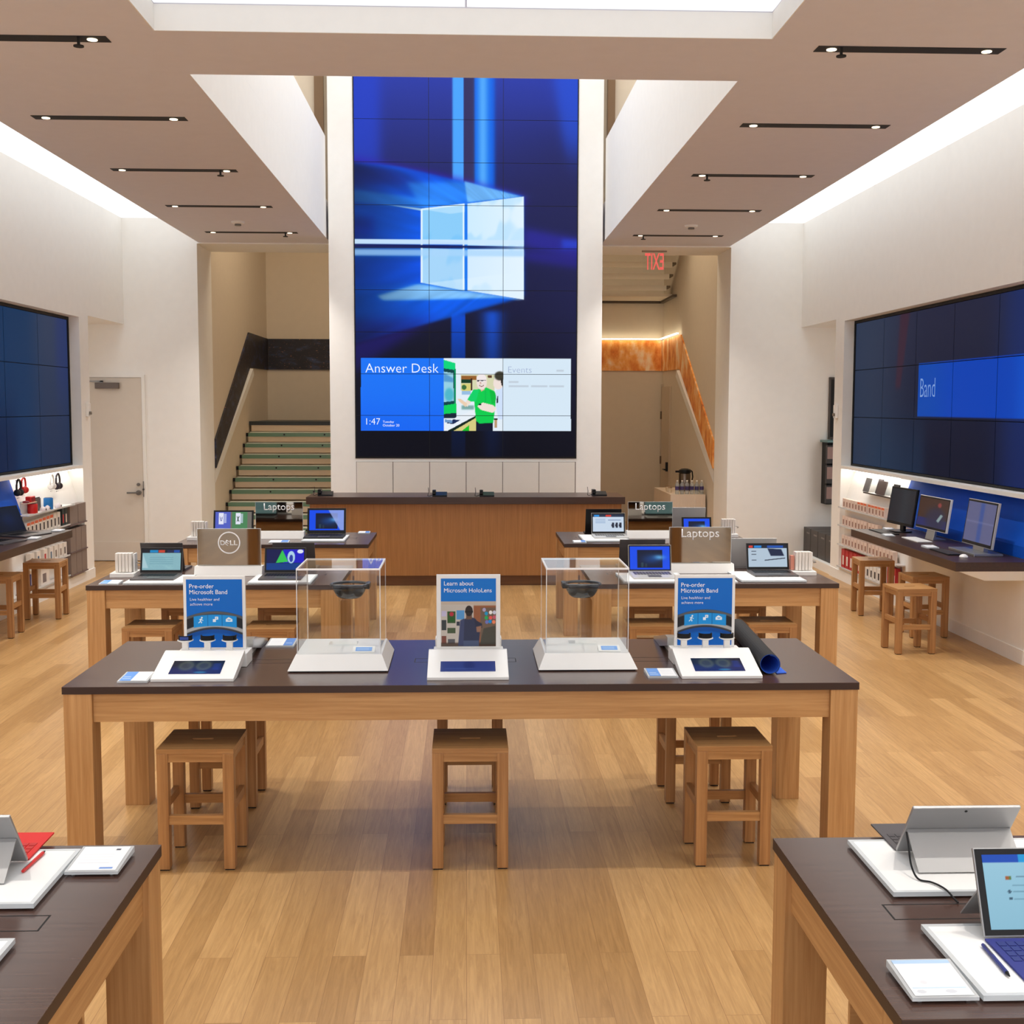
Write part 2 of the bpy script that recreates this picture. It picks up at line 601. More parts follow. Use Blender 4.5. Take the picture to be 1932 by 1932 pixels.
# ================================================================== THE ROOM
def room():
    struct(MB().box(-7, 7, -3, 23, -.12, 0).build('floor', floor_mat()))
    b = MB()
    for s in (-1, 1):
        xs = sorted((1.803 * s, 3.55 * s))
        b.box(xs[0], xs[1], -3, 16.65, 4.25, 4.75)
    b.box(-1.803, 1.803, 7.36, 8.287, 4.25, 4.75)
    b.box(-1.803, 1.803, -3, -1, 4.25, 4.75)
    b.box(-1.803, 1.803, -1, 7.36, 4.47, 4.75)
    for s in (-1, 1):
        xs = sorted((3.55 * s, 5.15 * s))
        b.box(xs[0], xs[1], -3, 16.65, 4.62, 4.75)
    struct(b.build('ceiling', CEIL))
    # white upstand that lines the near recess and the parapets of the void
    t = MB()
    for s in (-1, 1):
        xs = sorted((1.795 * s, 1.8025 * s))
        t.box(xs[0], xs[1], -.99, 7.35, 4.2505, 4.40)
    t.box(-1.8025, 1.8025, 7.3505, 7.3595, 4.2505, 4.40)
    struct(t.build('trim_1', WHITE_WALL))
    for s, n in ((-1, 'left'), (1, 'right')):
        def bx(b, x0, x1, *r):
            x = sorted((x0 * s, x1 * s))
            b.box(x[0], x[1], *r)
        b = MB()
        bx(b, 4.55, 5.15, -3, 15.08, 3.17, 4.62)
        bx(b, 4.55, 5.95, 15.08, 16.65, 3.17, 4.62)
        bx(b, 4.55, 5.15, -3, 8.70, 0, 3.17)
        bx(b, 4.55, 5.15, 14.74, 15.08, 0, 3.17)
        bx(b, 4.55, 5.15, 8.70, 14.74, 3.13, 3.17)
        bx(b, 4.76, 5.15, 8.70, 14.74, 0, 3.13)
        bx(b, 4.55, 4.76, 8.70, 14.74, 1.352, 1.388)
        bx(b, 4.55, 4.76, 8.70, 14.74, 0, .15)
        bx(b, 4.55, 4.76, 8.70, 12.38, .15, .774)
        b.prism([(4.74 * s, 1.352), (4.61 * s, .95), (4.61 * s, .15), (4.76 * s, .15), (4.76 * s, 1.352)], 'y', 8.70, 14.74)
        bx(b, 5.6, 5.95, 15.08, 16.65, 0, 3.17)
        struct(b.build('wall_' + n, WHITE_WALL))
        k = MB()
        bx(k, 4.538, 4.55, -3, 15.08, 0, .118)
        if s > 0:
            bx(k, 4.56, 5.6, 15.08, 16.6, 0, .11)
        struct(k.build('baseboard_' + n, WHITE_WALL))
    b = MB()
    for s in (-1, 1):
        x = sorted((3.57 * s, 5.95 * s))
        b.box(x[0], x[1], 16.65, 17.55, 0, 4.75)
        x = sorted((1.77 * s, 3.57 * s))
        b.box(x[0], x[1], 16.65, 17.55, 4.235, 4.75)
    struct(b.build('wall_back', WHITE_WALL))
    struct(MB().box(-1.77, 1.77, 16.1, 17.55, 0, 8).build('wall_centre', WHITE_WALL))
    # stair hall behind the openings
    b = MB()
    for s in (-1, 1):
        x = sorted((3.57 * s, 3.95 * s))
        b.box(x[0], x[1], 17.55, 22.3, 0, 6.3)
        # thicker lower wall below the sloping ledge
    b.box(-3.95, 3.95, 22.3, 22.6, 0, 6.3)
    b.box(-3.95, 3.95, 17.55, 22.6, 6.3, 6.5)
    b.box(-3.95, 3.95, 17.45, 17.55, 4.75, 6.5)
    struct(b.build('wall_far', CREAM_WALL))
    # upper floor round the void
    b = MB()
    b.box(-1.9, -1.8, 8.29, 16.1, 4.7505, 5.53).box(1.8, 1.9, 8.29, 16.1, 4.7505, 5.53)
    b.box(-1.9, 1.9, 8.19, 8.29, 4.7505, 5.53)
    b.box(-1.8027, -1.8, 8.29, 16.1, 4.2503, 4.75).box(1.8, 1.8027, 8.29, 16.1, 4.2503, 4.75).box(-1.8, 1.8, 8.2873, 8.29, 4.2503, 4.75)
    struct(b.build('wall_inner', WHITE_WALL))
    b = MB()
    b.box(-5.2, -1.77, 16.9, 17.1, 4.75, 8).box(1.77, 5.2, 16.9, 17.1, 4.75, 8)
    b.box(-5.4, -5.2, 6, 17.1, 4.75, 8).box(5.2, 5.4, 6, 17.1, 4.75, 8)
    b.box(-5.2, 5.2, 5.8, 6, 4.75, 8)
    struct(b.build('wall_upper', CREAM_WALL))
    struct(MB().box(-5.4, 5.4, 5.8, 17.6, 8, 8.2).build('ceiling_upper', WHITE_WALL))
    wood = pm('dark_door_jamb', (126, 100, 74), .5)
    struct(MB().box(-2.02, -1.9, 16.8, 16.898, 4.76, 7.9).build('trim_2', wood))
    struct(MB().box(1.9, 2.0, 16.8, 16.898, 4.76, 7.9).build('trim_3', wood))
room()

# ---- luminous panels and downlights
def lights():
    m = em('luminous_panel', (252, 253, 252), STRIP_L)
    ends = [-2.6, -.55, 1.48, 3.5, 5.55, 7.6, 9.64, 11.68, 13.75, 15.75, 16.64]
    order = ['end', 'second', 'third', 'fourth', 'fifth', 'sixth', 'seventh', 'eighth', 'ninth', 'tenth']
    for s, n in ((-1, 'left'), (1, 'right')):
        for i, (a, c) in enumerate(zip(ends, ends[1:])):
            x = sorted((3.56 * s, 4.54 * s))
            o = MB().box(x[0], x[1], a + .02, c - .02, 4.56, 4.6).build('ceiling_light', m)
            k = len(ends) - 2 - i
            lab = ('glowing white cove panel over the %s wall, %s from the back wall' % (n, order[k])) if k else 'short glowing white cove panel over the %s wall, against the back wall' % n
            tag(o, lab, 'light panel', 'luminous cove panels over the %s wall' % n)
    m2 = em('recess_panel', (250, 252, 255), SKY_L)
    for i, (a, c) in enumerate(((-1.79, -.006), (.006, 1.79))):
        o = MB().box(a, c, -.98, 7.33, 4.40, 4.42).build('ceiling_light', m2)
        tag(o, 'softly glowing ceiling recess panel at the top of the picture, %s half' % ('left', 'right')[i], 'light panel', 'luminous ceiling recess nearest the camera')
    m3 = em('void_panel', (250, 252, 255), VOID_L)
    o = MB().box(-1.7, 1.7, 8.6, 15.9, 7.9, 7.95).build('ceiling_light', m3)
    tag(o, 'large glowing ceiling panel high above the tall screen void', 'light panel')
    m4 = em('upper_lamp', (255, 246, 230), UPPER_L)
    for s, n in ((-1, 'left'), (1, 'right')):
        x = sorted((2.1 * s, 4.8 * s))
        o = MB().box(x[0], x[1], 15.6, 16.4, 7.93, 7.97).build('ceiling_light', m4)
        tag(o, 'glowing lamp on the upper floor ceiling to the %s of the tall screen' % n, 'light panel')
    m5 = em('stair_lamp', (255, 232, 200), STAIR_L)
    for s, n in ((-1, 'left'), (1, 'right')):
        x = sorted((1.6 * s, 3.4 * s))
        o = MB().box(x[0], x[1], 17.75, 19.6, 6.24, 6.28).build('ceiling_light', m5)
        tag(o, 'warm glowing lamp high over the %s stair opening' % n, 'light panel')
    lampm = em('downlight_lens', (255, 232, 196), 3.)
    ys = [7.53, 9.55, 11.6, 13.65, 15.66, 5.48, 3.43, 1.4]
    names = ['nearest the camera', 'second from the camera', 'middle of five', 'second from the back', 'farthest, next to the stair opening', 'above the long centre table', 'above the near tables', 'behind the near tables']
    def make():
        t = thing('slot_light', 'x', 'ceiling light', (0, 0, 4.25))
        f = MB()
        f.box(-.57, .57, -.06, .06, -.0035, -.0005)
        f.build('housing', BLACK_MATTE, t)
        for s in (-1, 1):
            MB().cyl((s * .475, 0, -.0085), .030, .005).build('lens', lampm, t)
            la = bpy.data.lights.new('downlight', 'SPOT')
            la.energy = SPOT_W
            la.color = (1, .94, .87)
            la.spot_size = R(88)
            la.spot_blend = 1.
            la.shadow_soft_size = .03
            lo = bpy.data.objects.new('downlight', la)
            COL.objects.link(lo)
            lo.parent = t
            lo.location = (s * .475, 0, -.02)
        return t
    proto = make()
    first = True
    for s, n in ((-1, 'left'), (1, 'right')):
        for y, nm in zip(ys, names):
            o = proto if first else copy_tree(proto)
            first = False
            at(o, (s * 2.677, y, 4.25), R(.0))
            o['label'] = 'black recessed slot light with two glowing lamps, %s ceiling, %s' % (n, nm)
            o['group'] = 'slot lights in the low ceiling'
    # sprinklers and smoke detectors
    first = None
    for (x, y, lab) in ((-2.27, 7.49, 'left ceiling by the nearest slot light'), (-2.25, 11.56, 'left ceiling by the middle slot light'), (-2.25, 15.62, 'left ceiling by the farthest slot light'),
                        (2.25, 7.49, 'right ceiling by the nearest slot light'), (2.24, 11.56, 'right ceiling by the middle slot light'), (2.23, 15.62, 'right ceiling by the farthest slot light')):
        if first is None:
            first = thing('sprinkler_head', 'x', 'sprinkler', (x, y, 4.25), group='ceiling sprinkler heads')
            MB().cyl((0, 0, -.05), .009, .0455).build('stem', BLACK_MATTE, first)
            MB().cyl((0, 0, -.058), .03, .0075).build('deflector', BLACK_MATTE, first)
            o = first
        else:
            o = copy_tree(first)
        at(o, (x, y, 4.25))
        o['label'] = 'small dark sprinkler head hanging from the ' + lab
    first = None
    for s, n in ((-1, 'left'), (1, 'right')):
        if first is None:
            first = thing('smoke_detector', 'x', 'smoke detector', (0, 0, 0), group='ceiling smoke detectors')
            MB().lathe((0, 0, 0), [(.055, -.028), (.075, -.02), (.08, 0)], 24).build('housing', WHITE_SOLID, first, smooth=True)
            MB().cyl((0, 0, -.048), .038, .02).build('sensor', GREY_METAL, first)
            o = first
        else:
            o = copy_tree(first)
        at(o, (s * 2.68, 14.76, 4.2495))
        o['label'] = 'round white smoke detector on the %s ceiling' % n
lights()

# ---- stairs, murals, ledges, door
def mural_mat(name, kind):
    m, nt, b = nodes(name)
    tc = nt.nodes.new('ShaderNodeTexCoord')
    n1 = nt.nodes.new('ShaderNodeTexNoise')
    n1.inputs['Scale'].default_value = 2.2 if kind == 'fire' else 3.
    n1.inputs['Detail'].default_value = 7
    n1.inputs['Roughness'].default_value = .65
    mp = nt.nodes.new('ShaderNodeMapping')
    mp.inputs['Scale'].default_value = (1.6, 1.6, .9) if kind == 'fire' else (1, 1, 2.4)
    nt.links.new(tc.outputs['Object'], mp.inputs['Vector'])
    nt.links.new(mp.outputs[0], n1.inputs['Vector'])
    cr = nt.nodes.new('ShaderNodeValToRGB')
    e = cr.color_ramp.elements
    if kind == 'fire':
        e[0].position, e[0].color = .28, (*lin((120, 62, 28)), 1)
        e[1].position, e[1].color = .64, (*lin((252, 226, 190)), 1)
        a = e.new(.40)
        a.color = (*lin((222, 122, 36)), 1)
        a = e.new(.52)
        a.color = (*lin((244, 170, 84)), 1)
    else:
        e[0].position, e[0].color = .35, (*lin((14, 13, 24)), 1)
        e[1].position, e[1].color = .72, (*lin((58, 74, 112)), 1)
        a = e.new(.52)
        a.color = (*lin((30, 28, 40)), 1)
    nt.links.new(n1.outputs['Fac'], cr.inputs[0])
    last = cr.outputs[0]
    if kind == 'night':
        vo = nt.nodes.new('ShaderNodeTexNoise')
        vo.inputs['Scale'].default_value = 26.
        vo.inputs['Detail'].default_value = 2.
        nt.links.new(mp.outputs[0], vo.inputs['Vector'])
        c2 = nt.nodes.new('ShaderNodeValToRGB')
        c2.color_ramp.elements[0].position = .66
        c2.color_ramp.elements[0].color = (0, 0, 0, 1)
        c2.color_ramp.elements[1].position = .74
        c2.color_ramp.elements[1].color = (1, 1, 1, 1)
        nt.links.new(vo.outputs['Fac'], c2.inputs[0])
        mx = nt.nodes.new('ShaderNodeMix')
        mx.data_type = 'RGBA'
        mx.inputs[7].default_value = (*lin((170, 112, 84)), 1)
        nt.links.new(c2.outputs[0], mx.inputs[0])
        nt.links.new(last, mx.inputs[6])
        last = mx.outputs[2]
    nt.links.new(last, b.inputs['Base Color'])
    b.inputs['Roughness'].default_value = .5
    return m

def stairs():
    t = thing('staircase', 'open staircase with green glass treads behind the left opening', 'stairs', (-2.6, 20.34, 0))
    treadm = pm('frosted_tread', (206, 196, 174), .35)
    edge = pm('tread_front_edge', (104, 140, 116), .25)
    lit = pm('nosing_lit_tone', (204, 214, 200), .3)  # nosing paled to paint the lit line along each tread
    for k in range(1, 11):
        z, y = 1.837 - .165 * k, 20.34 - .295 * k
        tr = MB().box(-3.53, -1.79, y + .015, y + .32, z - .07, z - .018).build('tread', treadm, t, world=True)
        MB().box(-3.53, -1.79, y, y + .014, z - .078, z - .018).build('front_edge', edge, tr, world=True)
        MB().box(-3.50, -1.79, y, y + .05, z - .017, z - .001).build('nosing', lit, tr, world=True)
        for x in (-2.95, -2.3):
            MB().cyl((x, y - .006, z - .045), .014, .02, 'y', 10).build('bolt', BLACK, tr, world=True)
        MB().box(-3.53, -1.79, y + .30, y + .312, z + .002, z + .104).build('riser', pm('stair_riser', (214, 196, 172), .5), tr, world=True)
        MB().box(-3.565, -3.531, y + .001, y + .06, z - .076, z - .02).build('bracket', BLACK, tr, world=True)
    MB().box(-3.565, 1.0, 20.34, 22.29, 1.775, 1.837).build('landing', pm('landing_slate', (40, 44, 42), .4), t, world=True)
    # flight above the right opening, seen from below
    t = thing('stair_flight', 'underside of white stair steps high inside the right opening', 'stairs', (2.6, 21.3, 0))
    for k in range(0, 7):
        z, y = 4.09 + .165 * k, 21.3 - .29 * k
        MB().box(1.0, 3.45, y - .02, y, z - .005, z + .085).build('riser', pm('step_riser_lit_tone', (244, 236, 220), .5), t, world=True)  # paler colour paints the risers as lit
        MB().box(1.0, 3.52, y + .001, y + .30, z + .05, z + .085).build('step', pm('step_underside_shade_tone', (128, 114, 94), .5), t, world=True)  # darker colour puts the shade under the white steps
    MB().box(1.0, 3.565, 21.3, 22.29, 3.99, 4.03).build('landing', CREAM_WALL, t, world=True)
    MB().box(1.0, 3.565, 22.24, 22.295, 3.95, 3.989).build('frame', pm('bronze_frame', (70, 58, 44), .5), t, world=True)
    MB().box(3.50, 3.565, 20.9, 22.239, 3.95, 3.989).build('side_frame', pm('bronze_frame', (70, 58, 44), .5), t, world=True)
    # murals: along each side wall they slope with the stair, then run level across the back wall
    for s, n, kind in ((-1, 'left', 'night'), (1, 'right', 'fire')):
        mm = mural_mat('mural_' + kind, kind)
        lab = {'night': 'dark night view mural band sloping up the stair wall behind the left opening', 'fire': 'orange and cream abstract mural band on the stair wall behind the right opening'}[kind]
        t = thing('wall_mural', lab, 'mural', (s * 3.5, 20.3, 2.7), group='murals in the stair hall')
        x = sorted((3.569 * s, 3.545 * s))
        M = [(17.56, 1.62), (20.37, 3.285), (22.28, 3.285), (22.28, 2.735), (20.42, 2.715), (17.56, 1.21)]
        MB().prism(M, 'x', x[0], x[1]).build('side_band', mm, t, world=True)
        xs = sorted((3.54 * s, .9 * s))
        MB().box(xs[0], xs[1], 22.27, 22.295, 2.74, 3.285).build('back_band', mm, t, world=True)
        lb = MB()
        A = [(3.568, 17.56, 1.0), (3.568, 17.56, 1.17), (3.568, 20.44, 2.70), (3.568, 20.52, 2.60)]
        B_ = [(3.563, 17.56, 1.0), (3.563, 17.56, 1.17), (3.50, 20.44, 2.70), (3.50, 20.52, 2.60)]
        va = [lb.bm.verts.new((p[0] * s, p[1], p[2])) for p in A]
        vb = [lb.bm.verts.new((p[0] * s, p[1], p[2])) for p in B_]
        lb.bm.faces.new(va)
        lb.bm.faces.new(vb[::-1])
        for i in range(4):
            lb.bm.faces.new((va[i], vb[i], vb[(i + 1) % 4], va[(i + 1) % 4]))
        o = lb.build('wall_ledge', WHITE_SOLID)
        tag(o, 'white sloping ledge below the %s stair mural' % n, 'handrail', 'sloping ledges on the stair walls')
    # light line on top of the orange mural
    o = MB().box(.95, 3.53, 22.2, 22.24, 3.30, 3.315).build('light_strip', em('mural_light', (255, 240, 205), 6.))
    tag(o, 'thin glowing light line along the top of the orange mural, back wall', 'light strip')
    o = MB().box(3.48, 3.52, 20.40, 22.15, 3.30, 3.315).build('light_strip', em('mural_light', (255, 240, 205), 6.))
    tag(o, 'thin glowing light line along the top of the orange mural, side wall', 'light strip')
    # exit sign, read from its back
    t = thing('exit_sign', 'red lettered glass exit sign seen from behind under the right opening', 'sign', (2.59, 17.05, 4.235))
    MB().box(-.16, .16, -.006, .006, -.30, -.02).build('glass_plate', CLEAR, t)
    MB().box(-.17, .17, -.02, .02, -.02, -.001).build('mount', pm('sign_mount', (150, 135, 118), .5), t)
    text_mesh('lettering', 'EXIT', .26, em('exit_red', (236, 96, 88), 1.), t, T((.13, -.0075, -.255)) @ Matrix.Scale(-1, 4, (1, 0, 0)), height=.225, offset=.015)
    # door in the left back corner
    d = thing('door_1', 'white flush door in the left back corner', 'door', (-4.68, 16.65, 0))
    d['kind'] = 'structure'
    lf = MB().box(-5.04, -4.335, 16.625, 16.648, .012, 2.462).build('door_leaf', pm('door_paint', (214, 205, 192), .45), d, bevel=.003, world=True)
    fr = MB().box(-4.332, -4.29, 16.615, 16.649, 0, 2.50).box(-5.04, -4.332, 16.615, 16.649, 2.466, 2.50).build('door_frame', WHITE_WALL, d, world=True)
    MB().box(-5.04, -4.34, 16.61, 16.624, .012, .26).build('kick_plate', pm('door_paint', (214, 205, 192), .45), d, world=True)
    h = MB().cyl((-4.40, 16.60, .925), .034, .024, 'y').build('handle_rose', GREY_METAL, d, world=True)
    MB().box(-4.55, -4.39, 16.575, 16.598, .914, .936).build('lever', GREY_METAL, h, bevel=.004, world=True)
    MB().cyl((-4.40, 16.602, 1.035), .022, .022, 'y').build('deadbolt', GREY_METAL, d, world=True)
    MB().box(-4.337, -4.327, 16.60, 16.614, .87, 1.08).cyl((-4.332, 16.60, .97), .014, .01, 'y').build('strike_plate', GREY_METAL, d, world=True)
    c = MB().box(-4.93, -4.62, 16.56, 16.623, 2.315, 2.395).build('door_closer', pm('closer_grey', (104, 94, 88), .5), d, bevel=.004, world=True)
    MB().box(-5.04, -4.83, 16.585, 16.6, 2.405, 2.42).box(-4.87, -4.83, 16.585, 16.60, 2.395, 2.42).build('closer_arm', GREY_METAL, c, world=True)
    # door in the stair hall, right side wall
    d = thing('door_2', 'cream door in the far right corner of the stair hall', 'door', (3.57, 21.85, 0))
    d['kind'] = 'structure'
    MB().box(3.54, 3.568, 21.35, 22.2, .01, 2.45).build('door_leaf', pm('stair_door_paint', (196, 180, 158), .5), d, world=True)
    MB().box(3.53, 3.569, 22.205, 22.245, .01, 2.5).build('door_frame', pm('stair_door_paint', (196, 180, 158), .5), d, world=True)
    for z in (.45, 1.06, 1.87):
        MB().box(3.515, 3.54, 22.17, 22.2, z, z + .14).build('hinge', pm('hinge_brown', (96, 78, 60), .5), d, world=True)
    h = MB().box(3.50, 3.539, 21.42, 21.47, .96, 1.12).build('handle_plate', BLACK, d, world=True)
    MB().box(3.47, 3.50, 21.42, 21.60, .98, 1.0).build('lever', BLACK, h, world=True)
    # little wall controls on the ends of the side walls
    for s, n in ((-1, 'left'), (1, 'right')):
        t = thing('wall_intercom', 'small white control box on the end of the %s wall beside the wall screen' % n, 'wall control', (s * 4.55, 14.95, 2.03), group='wall control boxes')
        x = sorted((4.549 * s, 4.515 * s))
        MB().box(x[0], x[1], 14.905, 14.995, 1.96, 2.12).build('box', WHITE_SOLID, t, bevel=.004, world=True)
        x = sorted((4.514 * s, 4.50 * s))
        MB().box(x[0], x[1], 14.92, 14.98, 1.985, 2.02).build('button', pm('control_grey', (120, 108, 96), .5), t, world=True)
stairs()

# ================================================================== CENTRAL SCREEN WALL
ROWS_Z = [6.269, 5.746, 5.208, 4.673, 4.135, 3.594, 3.05, 2.502, 1.972, 1.417]
ROWS_Y = [145, 226, 307, 387, 467, 547, 627, 707, 784, 864]
def hero(X, Z):
    """picture shown on the tall screen; laid out in the picture's own units (x 672..1085, y 145..864)"""
    y = np.interp(-Z, [-z for z in ROWS_Z], ROWS_Y)
    k = np.interp(y, [145, 864], [147.7, 143.9])
    x = 877.6 + X * k
    U, V = (x - 640) / .25357, (y - 130) / .25363
    p = Paint(U, V)
    t = np.clip((V - 60) / 2800, 0, 1)[..., None]
    top, mid, bot = np.array((40, 58, 168.)), np.array((30, 34, 92.)), np.array((14, 16, 38.))
    p.img = np.where(t < .3, top + (mid - top) * (t / .3), mid + (bot - mid) * np.clip((t - .3) / .45, 0, 1))
    side = np.clip((U - 1100) / 650, 0, 1) * np.clip((V - 250) / 400, 0, 1) * np.clip((3000 - V) / 500, 0, 1)
    p.mix(side, (34, 36, 82), .55)
    p.mix(sig((300 - U) / 90) * sig((800 - V) / 300), (34, 66, 205), .8)
    p.mix(sig((U - 1590 - (V - 60) * .15) / 80) * sig((620 - V) / 260), (36, 82, 220), .75)
    p.rect(920, -50, 1000, 860, (48, 46, 96), 1, soft=8)
    # vertical beams above
    p.mix(sig((U - 836) / 12) * sig((918 - U) / 3) * sig((900 - V) / 60), (72, 164, 255))
    g = np.exp(-((U - 1062) / 42.) ** 2)
    p.mix(sig((U - 1000) / 14) * sig((1150 - U) / 30) * sig((905 - V) / 60), (0, 100, 236), .95)
    p.mix(g * sig((905 - V) / 60), (92, 180, 255), .85)
    # beams below
    fade = np.clip(1.1 - (V - 1750) / 1300, .1, 1)
    p.mix(sig((U - 826) / 12) * sig((930 - U) / 5) * sig((V - 1820) / 30) * fade, (0, 80, 225), .9)
    p.mix(np.exp(-((U - 1130) / 75.) ** 2) * sig((V - 1800) / 40) * fade, (14, 82, 215), .9)
    # violet halo and the blue fans of light to the left
    p.mix(p.pmask([(90, 660), (860, 790), (1380, 940), (1380, 1010), (90, 960)], 60), (60, 20, 190), .55)
    p.mix(p.pmask([(60, 700), (400, 720), (925, 835), (1365, 945), (1365, 1320), (60, 1320)], 26), (0, 84, 228), .96)
    p.mix(p.pmask([(60, 1330), (1365, 1330), (1365, 1715), (1215, 1755), (700, 1890), (60, 2080)], 30), (0, 92, 236), .96)
    p.mix(p.pmask([(60, 1880), (700, 1850), (60, 2300)], 90), (40, 30, 170), .5)
    p.mix(p.pmask([(60, 715), (330, 725), (600, 850), (60, 880)], 70), (34, 40, 150), .6)
    p.mix(p.pmask([(60, 900), (925, 1000), (605, 1045), (60, 990)], 30), (44, 140, 250), .75)
    p.mix(p.pmask([(500, 850), (925, 835), (1365, 950), (948, 1000), (605, 1040)], 40), (46, 140, 248), .8)
    p.mix(p.pmask([(925, 835), (1365, 950), (1215, 965), (948, 1000)], 12), (120, 190, 252), .85)
    p.mix(p.pmask([(60, 1040), (610, 1050), (610, 1270), (60, 1270)], 30), (0, 96, 246), .7)
    p.mix(p.pmask([(60, 1420), (610, 1420), (610, 1580), (60, 1640)], 30), (0, 80, 232), .8)
    p.mix(p.pmask([(60, 1120), (250, 1100), (250, 1260), (60, 1260)], 80), (10, 40, 190), .6)
    p.mix(p.pmask([(280, 1690), (605, 1592), (948, 1650), (1365, 1712), (760, 1720), (330, 1740)], 24), (150, 210, 252), .85)
    p.mix(p.pmask([(600, 1596), (925, 1650), (780, 1720), (1215, 1755), (1365, 1712), (948, 1648)], 16), (190, 228, 255), .7)
    p.mix(p.pmask([(330, 1010), (605, 1040), (605, 1058), (470, 1035)], 6), (190, 230, 255), .9)
    # the fans lose light away from the panes
    fall = np.clip(1.02 - .5 * np.clip((700 - U) / 640, 0, 1) - .25 * np.clip(np.abs(V - 1325) - 330, 0, 700) / 700, .45, 1)
    fan = p.pmask([(40, 690), (925, 835), (1365, 945), (1365, 1712), (700, 1890), (40, 2200)], 40)
    streak = 1 + .10 * noise2(U / 900, (V - 1325) / np.clip(1500 - U, 200, 1500) * 6, 11, 3)
    p.img = p.img * (1 - fan[..., None]) + p.img * (fan * fall * streak)[..., None]
    # right of the panes
    p.mix(p.pmask([(1368, 1180), (1800, 1260), (1800, 1400), (1368, 1320)], 60), (42, 40, 170), .7)
    p.mix(p.pmask([(1368, 1345), (1800, 1370), (1800, 1480), (1368, 1420)], 60), (40, 34, 160), .6)
    p.mix(p.pmask([(1650, 1260), (1800, 1270), (1800, 1330), (1650, 1330)], 40), (40, 80, 235), .6)
    # four panes
    n = noise2(U / 300, V / 300, 3)
    for q, c in (([(605, 1045), (925, 1003), (925, 1290), (605, 1275)], (138, 205, 250)),
                 ([(947, 1001), (1366, 945), (1366, 1316), (947, 1312)], (206, 236, 255)),
                 ([(605, 1336), (925, 1340), (925, 1650), (605, 1592)], (166, 214, 250)),
                 ([(947, 1340), (1366, 1340), (1366, 1712), (947, 1648)], (212, 236, 255))):
        p.poly(q, c, 1, soft=3)
    gx = np.clip((U - 947) / 420, 0, 1)
    inw = p.pmask([(605, 1045), (1366, 945), (1366, 1712), (605, 1592)], 3)
    p.mix(inw * sig((U - 950) / 5) * gx, (232, 246, 255), .8)
    p.mix(inw * sig((n - .35) / .3), (60, 170, 250), .18)
    p.mix(p.pmask([(605, 1045), (1366, 945), (1366, 1000), (947, 1060), (925, 1095)], 6), (196, 232, 255), .6)
    p.mix(p.pmask([(605, 1592), (1215, 1520), (1366, 1500), (1366, 1712), (947, 1648)], 8), (226, 244, 255), .45)
    # bright edges and the cross
    p.rect(600, 1045, 613, 1592, (236, 250, 255), 1, soft=3)
    p.rect(912, 1003, 924, 1640, (240, 252, 255), .9, soft=3)
    p.poly([(605, 1040), (925, 1000), (925, 1012), (605, 1054)], (225, 245, 255), .9, soft=3)
    p.rect(926, 1003, 946, 1650, (20, 120, 238), 1, soft=2)
    p.rect(60, 1270, 1366, 1306, (205, 232, 255), .95, soft=5)
    p.rect(60, 1344, 1366, 1392, (170, 214, 252), .75, soft=16)
    p.poly([(60, 1308), (620, 1310), (1800, 1328), (1800, 1342), (620, 1332), (60, 1338)], (14, 26, 90), 1, soft=4)
    p.img *= np.clip(1.04 - .52 * np.clip((V - 1750) / 900, 0, 1), 0, 1)[..., None]
    # ---- the information panel at the bottom
    P2 = Paint((x - 650) / .2381, (y - 600) / .2381)
    P2.img = p.img
    P2.rect(124, 318, 778, 893, (24, 116, 246))
    P2.mix(((P2.U > 124) & (P2.U < 778) & (P2.V > 318) & (P2.V < 893)) * sig((P2.V - 700) / 300), (16, 92, 240), .6)
    P2.rect(1250, 318, 1786, 893, (214, 232, 246))
    P2.rect(778, 318, 1250, 893, (222, 238, 248))
    # grey lines of tiny print
    for (a, b, v) in ((1292, 1370, 505), (1292, 1450, 538), (1470, 1600, 538), (1615, 1732, 538), (1672, 1730, 414)):
        P2.rect(a, v - 7, b, v + 7, (186, 196, 208), .75, soft=4)
    # photograph of a man in a green shirt
    q = Paint((x - 830) / .0776, (y - 670) / .0776)
    q.img = P2.img
    inside = ((P2.U > 778) & (P2.U < 1250) & (P2.V > 318) & (P2.V < 893)).astype(float)
    base = q.img.copy()
    q.rect(60, 80, 1500, 1840, (226, 238, 248))
    q.rect(480, 470, 1300, 860, (214, 214, 176))
    q.rect(490, 500, 870, 600, (150, 96, 44))
    q.rect(490, 590, 760, 680, (20, 60, 40))
    q.rect(720, 560, 760, 850, (60, 34, 26))
    q.rect(500, 690, 720, 870, (216, 206, 120))
    q.ell(560, 780, 60, 60, (60, 110, 60))
    q.rect(500, 870, 720, 960, (150, 190, 226))
    q.rect(1140, 490, 1240, 550, (96, 60, 34))
    q.poly([(60, 110), (345, 190), (345, 360), (60, 320)], (0, 214, 124))
    q.poly([(60, 320), (345, 360), (355, 1200), (60, 1230)], (6, 66, 70))
    q.rect(320, 330, 365, 1180, (0, 150, 96))
    q.poly([(65, 400), (300, 440), (310, 1110), (65, 1140)], (150, 208, 228))
    q.poly([(65, 430), (300, 560), (300, 660), (65, 640)], (70, 140, 200), .8, soft=30)
    q.ell(200, 960, 110, 160, (60, 176, 196), .8, soft=.4)
    q.poly([(60, 1225), (380, 1170), (380, 1400), (60, 1430)], (0, 208, 90))
    q.poly([(60, 1430), (380, 1400), (380, 1530), (60, 1530)], (22, 40, 60))
    q.poly([(60, 1650), (840, 1300), (840, 1840), (60, 1840)], (232, 240, 248))
    q.poly([(150, 1840), (840, 1470), (840, 1530), (300, 1840)], (8, 36, 26))
    q.poly([(300, 1840), (850, 1520), (850, 1840)], (214, 204, 130))
    q.poly([(500, 1840), (680, 1700), (680, 1840)], (20, 190, 40))
